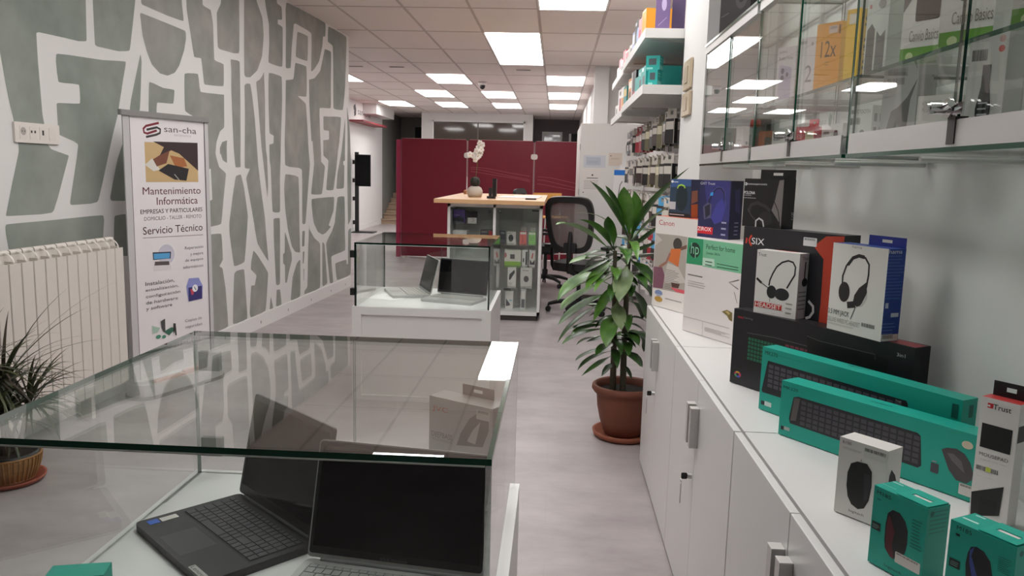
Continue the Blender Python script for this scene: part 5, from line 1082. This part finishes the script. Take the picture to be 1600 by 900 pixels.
# ================================================================ COUNTER ISLAND WITH DISPLAY CABINET
def island():
    t=thing('counter','wooden-topped white counter with a glazed display cabinet end','counter',(-.58,7.05,0))
    wd=wood_mat('#c99a6c','#dcb48a','pale_wood'); ox,oy=-.58,7.05
    B_=lambda x0,y0,z0,x1,y1,z1,m,mb=None:(mb or MB()).box(x0-ox,y0-oy,z0,x1-ox,y1-oy,z1,m)
    B_(-1.075,6.98,1.052,-.095,9.1,1.088,wd).build('worktop',t)
    m=MB(); x0,x1,y0,y1,z0,z1=-.962,-.115,7.06,7.46,.05,1.05
    B_(x0,y0,z0,x0+.025,y1,z1,WHITEL,m);B_(x1-.025,y0,z0,x1,y1,z1,WHITEL,m);B_(x0,y0,z1-.03,x1,y1,z1,WHITEL,m);B_(x0,y0,z0,x1,y1,z0+.035,WHITEL,m);B_(-.552,y0,z0,-.527,y1,z1,WHITEL,m);B_(x0,y1-.01,z0,x1,y1,z1,M((.62,.61,.585),.5),m);B_(x0+.03,y0+.03,0,x1-.03,y1,z0,M('#4a4442'),m)
    m.build('carcass',t)
    sg=MB()
    for z in (.868,.70): B_(x0+.025,y0+.03,z-.006,-.552,y1-.012,z,GLASS,sg)
    for z in (.868,.690,.490,.300): B_(-.527,y0+.03,z-.006,x1-.025,y1-.012,z,GLASS,sg)
    sg.build('glass_shelf',t)
    for a,b in ((x0+.026,-.553),(-.526,x1-.026)):
        d=MB(); slab(d,a-ox,y0-oy+.002,z0+.04,b-ox,y0-oy+.007,z1-.032,'y',EDGED); dr=d.build('door',t)
        k=MB(); lx=(b-.03 if a<-.6 else a+.035)-ox
        k.tube([(lx,.003,.985),(lx,-.012,.985)],.013,BLACK,14); k.disc((lx,-.0125,.988),.008,CHROME,'y'); k.build('lock',dr)
        h=MB(); hx=(a+.035 if a<-.6 else b-.035)-ox; h.box(hx-.03,-.003,.995,hx+.03,.004,1.008,BLACK); h.build('hinge',dr)
    B_(-1.0,8.98,0,-.16,9.02,1.052,WHITEL).build('panel_leg',t); B_(-.6,7.46,.0,-.57,8.98,1.0,WHITEL).build('spine_panel',t)
    def c(lab,x0,x1,z0,z1,col,g=(),y=7.2,d=.09,tab=None,faces=None): carton('product_box',lab,'box',(x0,y,z0),rndA.uniform(-6,4),x1-x0,d,z1-z0,col,g,faces,None,tab)
    rndA=random.Random(2)
    c('purple webcam box on the upper glass shelf of the counter cabinet',-.925,-.82,.8685,.985,'#6a4f9c',[('f','r','#241f30',.0,.0,.9,.4),('f','e','#16141c',.3,.1,.75,.5),('f','t','#cfc8e4',.1,.55,.5,.66,'webcam')] )
    c('black and white camera box beside the purple box',-.805,-.708,.8685,.968,'#26262a',[('f','r','#e8e4e0',.1,.0,.95,.48),('f','l','#222222',.45,.16,.68,.16,.68,.36,.45,.36,[.03])])
    c('black and red hardware box on the lower glass shelf of the cabinet',-.678,-.568,.7005,.812,'#3a3436',[('f','r','#b22f3a',.72,.4,1,.9),('f','L','#9a9694',.1,.5,.6,.9,[2])])
    c('flat white adapter box standing low in the cabinet',-.93,-.80,.7005,.80,'#dcd9d6',[('f','p','#3c3c40',.3,.3,.6,.6,.75,.4,.5,.15)])
    c('dark carton beside the white round-print box',-.508,-.45,.6905,.80,'#22242e',[('f','t','#c8ccd8',.3,.75,.9,.9,'PORT')],y=7.25)
    c('white box with a round black print in the cabinet',-.438,-.353,.6905,.795,'#dedbd6',[('f','e','#2c2c30',.2,.12,.72,.76),('f','L','#8a8886',.1,.84,.5,.92,[1])],y=7.25)
    c('coral red accessory box with hang tab',-.318,-.252,.6905,.80,'#e07068',[('f','r','#ece4de',.1,.8,.9,.98),('f','p','#c8585a',.3,.1,.5,.6,.7,.1)],tab=(.15,.85,.035,'#e6e0da'))
    c('light green accessory box with hang tab',-.235,-.17,.6905,.80,'#8ecb6e',[('f','r','#e6ead8',.05,.8,.95,.98),('f','L','#6aa850',.2,.3,.8,.6,[3])],tab=(.15,.85,.035,'#e3e4d6'))
    c('white box with green lower strip and a dark square',-.45,-.30,.4905,.632,'#dcd9cf',[('f','r','#8ab83c',0,0,1,.25),('f','r','#3c3a38',.34,.42,.62,.72),('f','p','#c07070',.0,.45,.15,.6,.1,.8,0,.8)])
    c('slim white box with a black tall print',-.289,-.238,.4905,.635,'#e0dedb',[('f','r','#35363a',.6,.05,.95,.9),('f','e','#4a4a4e',.1,.2,.4,.5)])
    c('white cable box with red and black print',-.224,-.168,.4905,.635,'#d4d0cc',[('f','p','#c85a5a',.3,.5,.5,.85,.7,.8,.55,.45),('f','p','#3c3c40',.1,.08,.15,.4,.5,.2,.9,.4,.9,.08)])
    c('white box with a slanting black device print',-.418,-.34,.3005,.478,'#e4e1dc',[('f','p','#3a3a3c',.15,.35,.2,.6,.8,.85,.85,.7,.3,.3),('f','L','#7a7876',.1,.08,.6,.18,[2])],faces={'r':'#d9c4c0'})
    c('pale box with a round dark speaker print',-.30,-.193,.3005,.477,'#d8d4cf',[('f','e','#4a4748',.28,.22,.72,.55),('f','L','#a8a4a0',.2,.8,.7,.9,[1])])
    c('white box with a dark wedge print at the cabinet bottom',-.435,-.363,.0855,.25,'#dfdcd8',[('f','p','#55555a',.1,.15,.1,.6,.6,.3,.65,.2),('f','r','#8ac0c8',.5,.45,.9,.52)])
    c('slim grey and white box at the cabinet bottom',-.293,-.246,.0855,.275,'#cbc8c4',[('f','r','#5a5a60',.15,.08,.8,.5),('f','r','#e4e2de',.15,.5,.8,.9)])
    mm=MB(Matrix.Translation((-.42,7.2,.2535))); mm.tube([(.03*math.cos(a*.5),.03*math.sin(a*.5),.006+.0006*a) for a in range(26)],.0045,BLACK,6); tag(mm.build('cable_coil'),'black cable coil lying on the lowest white box in the cabinet','cable')
    # on the worktop
    o=thing('potted_orchid','white orchid in a rounded pale pot on the wooden worktop','orchid',(-.785,7.70,1.0885))
    MB().lathe([(0,0),(.062,0),(.075,.03),(.076,.06),(.062,.09),(.038,.105),(.034,.10),(0,.095)],(0,0,0),M('#c3b9ae',.6,noise=.08,nscale=30),32).build('pot',o)
    MB().lathe([(.0,.10),(.045,.115),(.05,.15),(.038,.185),(.0,.195)],(0,0,0),M('#20241c',.6,bump=.6,nscale=50),18).build('leaves',o)
    s=MB(); s.tube([(0,0,.1),(.008,0,.2),(.018,.0,.3),(.02,0,.38),(.045,0,.47),(.055,0,.52)],.003,M('#56602f',.6),6); s.build('stem',o)
    rn=random.Random(4)
    for i,(x,z) in enumerate(((.04,.515),(.065,.50),(.03,.475),(.055,.455),(.01,.44),(.045,.42),(-.03,.40),(-.055,.405),(-.005,.385),(.025,.39),(0.0,.36))):
        b=MB(Matrix.Translation((x,rn.uniform(-.02,.01),z))@Matrix.Rotation(rn.uniform(-.5,.5),4,'Z')@Matrix.Rotation(rn.uniform(0,1.2),4,'Y')); wm=M('#eee8e2',.5)
        for k in range(5): a=k*1.2566; b.ball((.017*math.cos(a),0,.017*math.sin(a)),.015,.004,.015,wm,8,5)
        b.ball((0,-.006,0),.005,.005,.005,M('#d8b070',.5),6,4); b.build('flower',o)
    p=thing('desk_phone','black cordless phone standing in its cradle on the worktop','phone',(-.595,7.40,1.0885))
    MB().rbox(-.045,-.04,0,.035,.045,.022,.015,BLACK,4).build('cradle',p,bevel=.004); m=MB(); m.box(-.028,-.018,.02,.002,.0,.10,BLACK); m.rbox(.004,-.02,.018,.040,.008,.185,.008,M('#1c1a1b',.35),3); m.box(.0405,-.018,.02,.045,.006,.18,M('#6a6466',.3)); m.build('handset',p)
    for i,(x,y,w,d,a,lab) in enumerate(((-.36,8.05,.40,.55,-3,'large white paper sheet spread on the worktop beside the phone'),(-.30,8.55,.3,.21,6,'smaller white sheet at the rear of the worktop'))):
        tag(MB().box(-w/2,-d/2,0,w/2,d/2,.004,M('#f0ebe8',.6)).build('paper_sheet',None,(x,y,1.0885+.0),R(a)),lab,'paper')
    tag(MB().rbox(-.05,-.02,0,.05,.02,.012,.008,BLACK,3).build('stapler',None,(-.23,7.35,1.0885),R(20)),'small black stapler near the front edge of the worktop','stapler')
    q=MB(); q.lathe([(0,0),(.02,0),(.014,.014),(.022,.03),(.012,.045),(0,.048)],(0,0,0),M('#b07a58',.6),14); tag(q.build('figurine',None,(-.98,8.6,1.0885)),'little brown figurine at the corner of the wooden worktop','figurine')
island()

# ================================================================ SEATING
def netting():
    if 'net' in MATS: return MATS['net']
    m=M('#77706d',.85,noise=.05,nscale=61).copy(); m.name='mesh_fabric'; nt=m.node_tree; b=nt.nodes['Principled BSDF']; b.inputs['Alpha'].default_value=.85; MATS['net']=m; return m
def office_chair(label,x,y,face,back_h=1.10,arm=True):
    t=thing('office_chair',label,'office chair',(x,y,0),face); pl=M('#1b1a1b',.45); fb=M('#262324',.8); mesh=netting()
    for i in range(5):
        a=2*math.pi*i/5+.3; b=MB(); ca,sa=math.cos(a),math.sin(a)
        b.tube([(0.03*ca,.03*sa,.115),(.18*ca,.18*sa,.105),(.29*ca,.29*sa,.075)],[.026,.022,.016],pl,8); lg=b.build('leg',t)
        c=MB()
        for s in (-.012,.012): c.tube([(.29*ca-sa*(s-.008),.29*sa+ca*(s-.008),.027),(.29*ca-sa*(s+.008),.29*sa+ca*(s+.008),.027)],.027,pl,14)
        c.tube([(.29*ca,.29*sa,.03),(.29*ca,.29*sa,.075)],.009,pl,8); c.build('caster',lg)
    b=MB(); b.tube([(0,0,.09),(0,0,.20)],.034,pl,14); b.tube([(0,0,.2),(0,0,.40)],.02,pl,12); b.rbox(-.09,-.11,.385,.09,.11,.42,.03,pl); b.tube([(.1,-.05,.40),(.22,-.08,.39)],.007,pl,6); b.build('column',t)
    s=MB(); s.prism(chaikin([(-.25,-.25),(.25,-.25),(.245,.21),(-.245,.21)],.2,3),.425,.495,fb); s.build('seat',t,bevel=.02,seg=3)
    T=Matrix.Translation((0,.235,.60))@Matrix.Rotation(R(-12),4,'X'); hb=back_h-.58
    outer=chaikin([(-.20,0),(.20,0),(.245,hb*.75),(.20,hb),(-.20,hb),(-.245,hb*.75)],.18,3); n=len(outer)
    inner=[(x*.80,.05+z*.80) for x,z in outer]
    f=MB(T); 
    for y0_,y1_ in ((-.018,.018),):
        v=[(x,y0_,z) for x,z in outer]+[(x,y0_,z) for x,z in inner]+[(x,y1_,z) for x,z in outer]+[(x,y1_,z) for x,z in inner]; F=[]
        for i in range(n): j=(i+1)%n; F+=[(i,j,n+j,n+i),(2*n+i,3*n+i,3*n+j,2*n+j),(i,2*n+i,2*n+j,j),(n+i,n+j,3*n+j,3*n+i)]
        f.add(v,F,pl)
    bk=f.build('backrest',t)
    MB(T).add([(x*.99,.0,z*.99) for x,z in inner],[tuple(range(n))],mesh).build('mesh_panel',bk)
    u=MB(); u.tube([(0,.12,.40),(0,.27,.43),(0,.29,.62),(0,.265,.80)],[.03,.03,.026,.02],pl,8); u.rbox(-.06,.255,.60,.06,.29,.70,.02,pl,3,axis='y'); u.build('back_support',t)
    if arm:
        for sx in (-1,1):
            m=MB(); m.tube([(sx*.10,.0,.40),(sx*.27,.0,.41),(sx*.285,.0,.45),(sx*.285,.02,.63)],.016,pl,8); m.rbox(sx*.285-.04,-.12,.63,sx*.285+.04,.14,.66,.03,pl,4); m.build('armrest',t,bevel=.006)
office_chair('black office chair with a grey mesh back behind the potted plant',.25,7.62,R(158),1.12)
office_chair('black office chair turned sideways beside the counter end',-.10,9.42,R(75),1.14)
def wood_chair():
    t=thing('chair','light wooden chair with thin steel legs behind the counter','chair',(-.03,10.45,0),R(20)); wd=wood_mat('#c48a45','#dca45c','beech_ply')
    s=MB(); s.prism(chaikin([(-.2,-.2),(.2,-.2),(.19,.2),(-.19,.2)],.2,2),.755,.775,wd); s.build('seat',t,bevel=.005)
    b=MB(); n=8
    P=[(-.2+.4*i/n,.22+.03*(1-((i-n/2)/(n/2))**2)) for i in range(n+1)]
    for i in range(n): b.add([(P[i][0],P[i][1],.94),(P[i+1][0],P[i+1][1],.94),(P[i+1][0],P[i+1][1]+.012,1.075),(P[i][0],P[i][1]+.012,1.075)],[(0,1,2,3)],wd); b.add([(P[i][0],P[i][1]+.01,.94),(P[i+1][0],P[i+1][1]+.01,.94),(P[i+1][0],P[i+1][1]+.022,1.075),(P[i][0],P[i][1]+.022,1.075)],[(3,2,1,0)],wd)
    b.build('backrest',t)
    for sx in (-1,1):
        for sy in (-1,1):
            l=MB(); P=[(sx*.16,sy*.16,.76),(sx*.2,sy*.22,0)] if sy<0 else [(sx*.17,.215,.96),(sx*.17,.19,.74),(sx*.2,.24,0)]
            l.tube(P,.010,CHROME,8); l.build('leg',t)
    r=MB(); r.tube([(-.19,-.2,.3),(.19,-.2,.3)],.008,CHROME,6).tube([(-.19,.22,.3),(.19,.22,.3)],.008,CHROME,6); r.build('footrest',t)
wood_chair()

# ================================================================ RED DIVIDER AND THE FAR END
def far_end():
    red=M((.17,.006,.020),.42,noise=.08,nscale=3,spec=.4,name='dark_red_fabric'); red2=M((.30,.012,.055),.5,name='red_edge_fabric'); ed=M((.60,.40,.40),.5); al=M((.66,.60,.59),.4,metal=.2)
    pos=[(-2.372,-1.362,'beside the stairs'),(-1.352,-.348,'behind the orchid'),(-.338,.545,'next to the tall white cabinet')]
    for i,(x0,x1,s) in enumerate(pos):
        t=thing('room_divider','dark red office divider panel '+s,'divider',((x0+x1)/2,12.1,0),0,'red divider panels'); a=(x1-x0)/2
        MB().rbox(-a+.006,0,.02,a-.006,.045,1.808,.03,red,5,axis='y').build('panel',t); 
        e=MB(); e.box(-a,.008,.0,-a+.006,.037,1.79,ed).box(a-.006,.008,.0,a,.037,1.79,ed).box(-a+.03,.008,1.808,a-.03,.037,1.813,ed); e.build('edge_profile',t)
        MB().box(-a+.05,-.15,0,-a+.09,.2,.02,al).box(a-.09,-.15,0,a-.05,.2,.02,al).build('foot',t)
        if i<2: MB().rbox(a-.045,-.012,1.535,a+.055,-.001,1.615,.028,M('#d9cfc8',.4),5,axis='y').build('connector',t)
        if i>0:
            w=MB(); sc=M((.34,.07,.09),.3)
            for q,(z0,z1) in enumerate(((1.40,1.28),(1.37,1.22),(1.33,1.2))):
                P=[(-a+.05+(2*a-.1)*u,(z0+(z1-z0)*u**1.4+.006*math.sin(7*u+q)) -(0 if i==1 else .12+.02*q)) for u in [k/8 for k in range(9)]]
                l_,r_=stroke(P,.007)
                for j in range(8): w.add([(l_[j][0],-.0006,l_[j][1]),(l_[j+1][0],-.0006,l_[j+1][1]),(r_[j+1][0],-.0006,r_[j+1][1]),(r_[j][0],-.0006,r_[j][1])],[(3,2,1,0)],sc)
            w.build('film_wrap',t)
    t=thing('room_divider','narrow brighter red divider standing edge-on at the corner near the stairs','divider',(-2.412,12.1,0),0,'red divider panels'); MB().rbox(-.036,0,.0,.036,1.0,1.79,.02,red2,4).build('panel',t)
    # stairs
    st=MB(); stone=wood_mat('#8c7662','#b39c86','stair_stone',(3,3,3)); gp=M('#4a4038',.7)
    for i in range(6): y=19.4+i*.29; st.box(-4.295,y,i*.122,-3.4,21.84,i*.122+.10,stone); st.box(-4.295,y-.03,i*.122+.10,-3.4,21.84,(i+1)*.122,stone)
    tag(st.build('staircase'),'pale stone steps rising behind the red divider','stairs')
    # display totem
    t=thing('display_stand','black screen on a slim black floor stand beside the end of the painted wall','screen stand',(-4.20,16.6,0))
    MB().rbox(-.07,-.2,0,.40,.2,.018,.03,BLACK,4).build('base',t); MB().box(-.03,-.02,.018,.05,.02,1.68,BLACK).build('pole',t)
    s=MB(Matrix.Translation((0,0,1.30))@Matrix.Rotation(R(10),4,'Z')); s.box(-.03,-.06,-.33,.30,-.02,.33,BLACK).add([(-.018,-.061,-.318),(.288,-.061,-.318),(.288,-.061,.318),(-.018,-.061,.318)],[(0,1,2,3)],SCREEN); s.build('screen',t)
    for z in (1.1,1.48,.72,.22):
        m=MB(); m.box(-.075,-.03,z-.05,-.03,.03,z+.03,BLACK); m.box(-.085,-.04,z+.03,-.03,-.02,z+.05,M((.7,.68,.66),.3,metal=.5)) if z>1 else None; m.build('clamp',t)
    # sign and shelf on the far side wall
    sg=MB(); dk='#2a2628'
    def fn(u,v,e): return (-4.2995+e,16.75+u,2.44+v)
    printface(sg,fn,1.6,.25,[('l',dk,.12,.95,.02,.72,.02,.55,.13,.78,[.028]),('l',dk,.05,.42,.15,.65,.15,.48,.04,.25,[.028]),('l',dk,.05,.18,.14,.35,.14,.2,.05,.02,[.028]),('t','#4a4446',.24,.2,.97,.75,'san-cha')])
    tag(sg.build('shop_sign'),'dark lettered shop sign with a striped logo high on the far side wall','sign')
    tag(MB().box(-4.3,16.4,2.30,-4.0,18.7,2.335,M((.26,.035,.045),.5)).build('wall_shelf'),'narrow dark red shelf under the shop sign','shelf')
far_end()
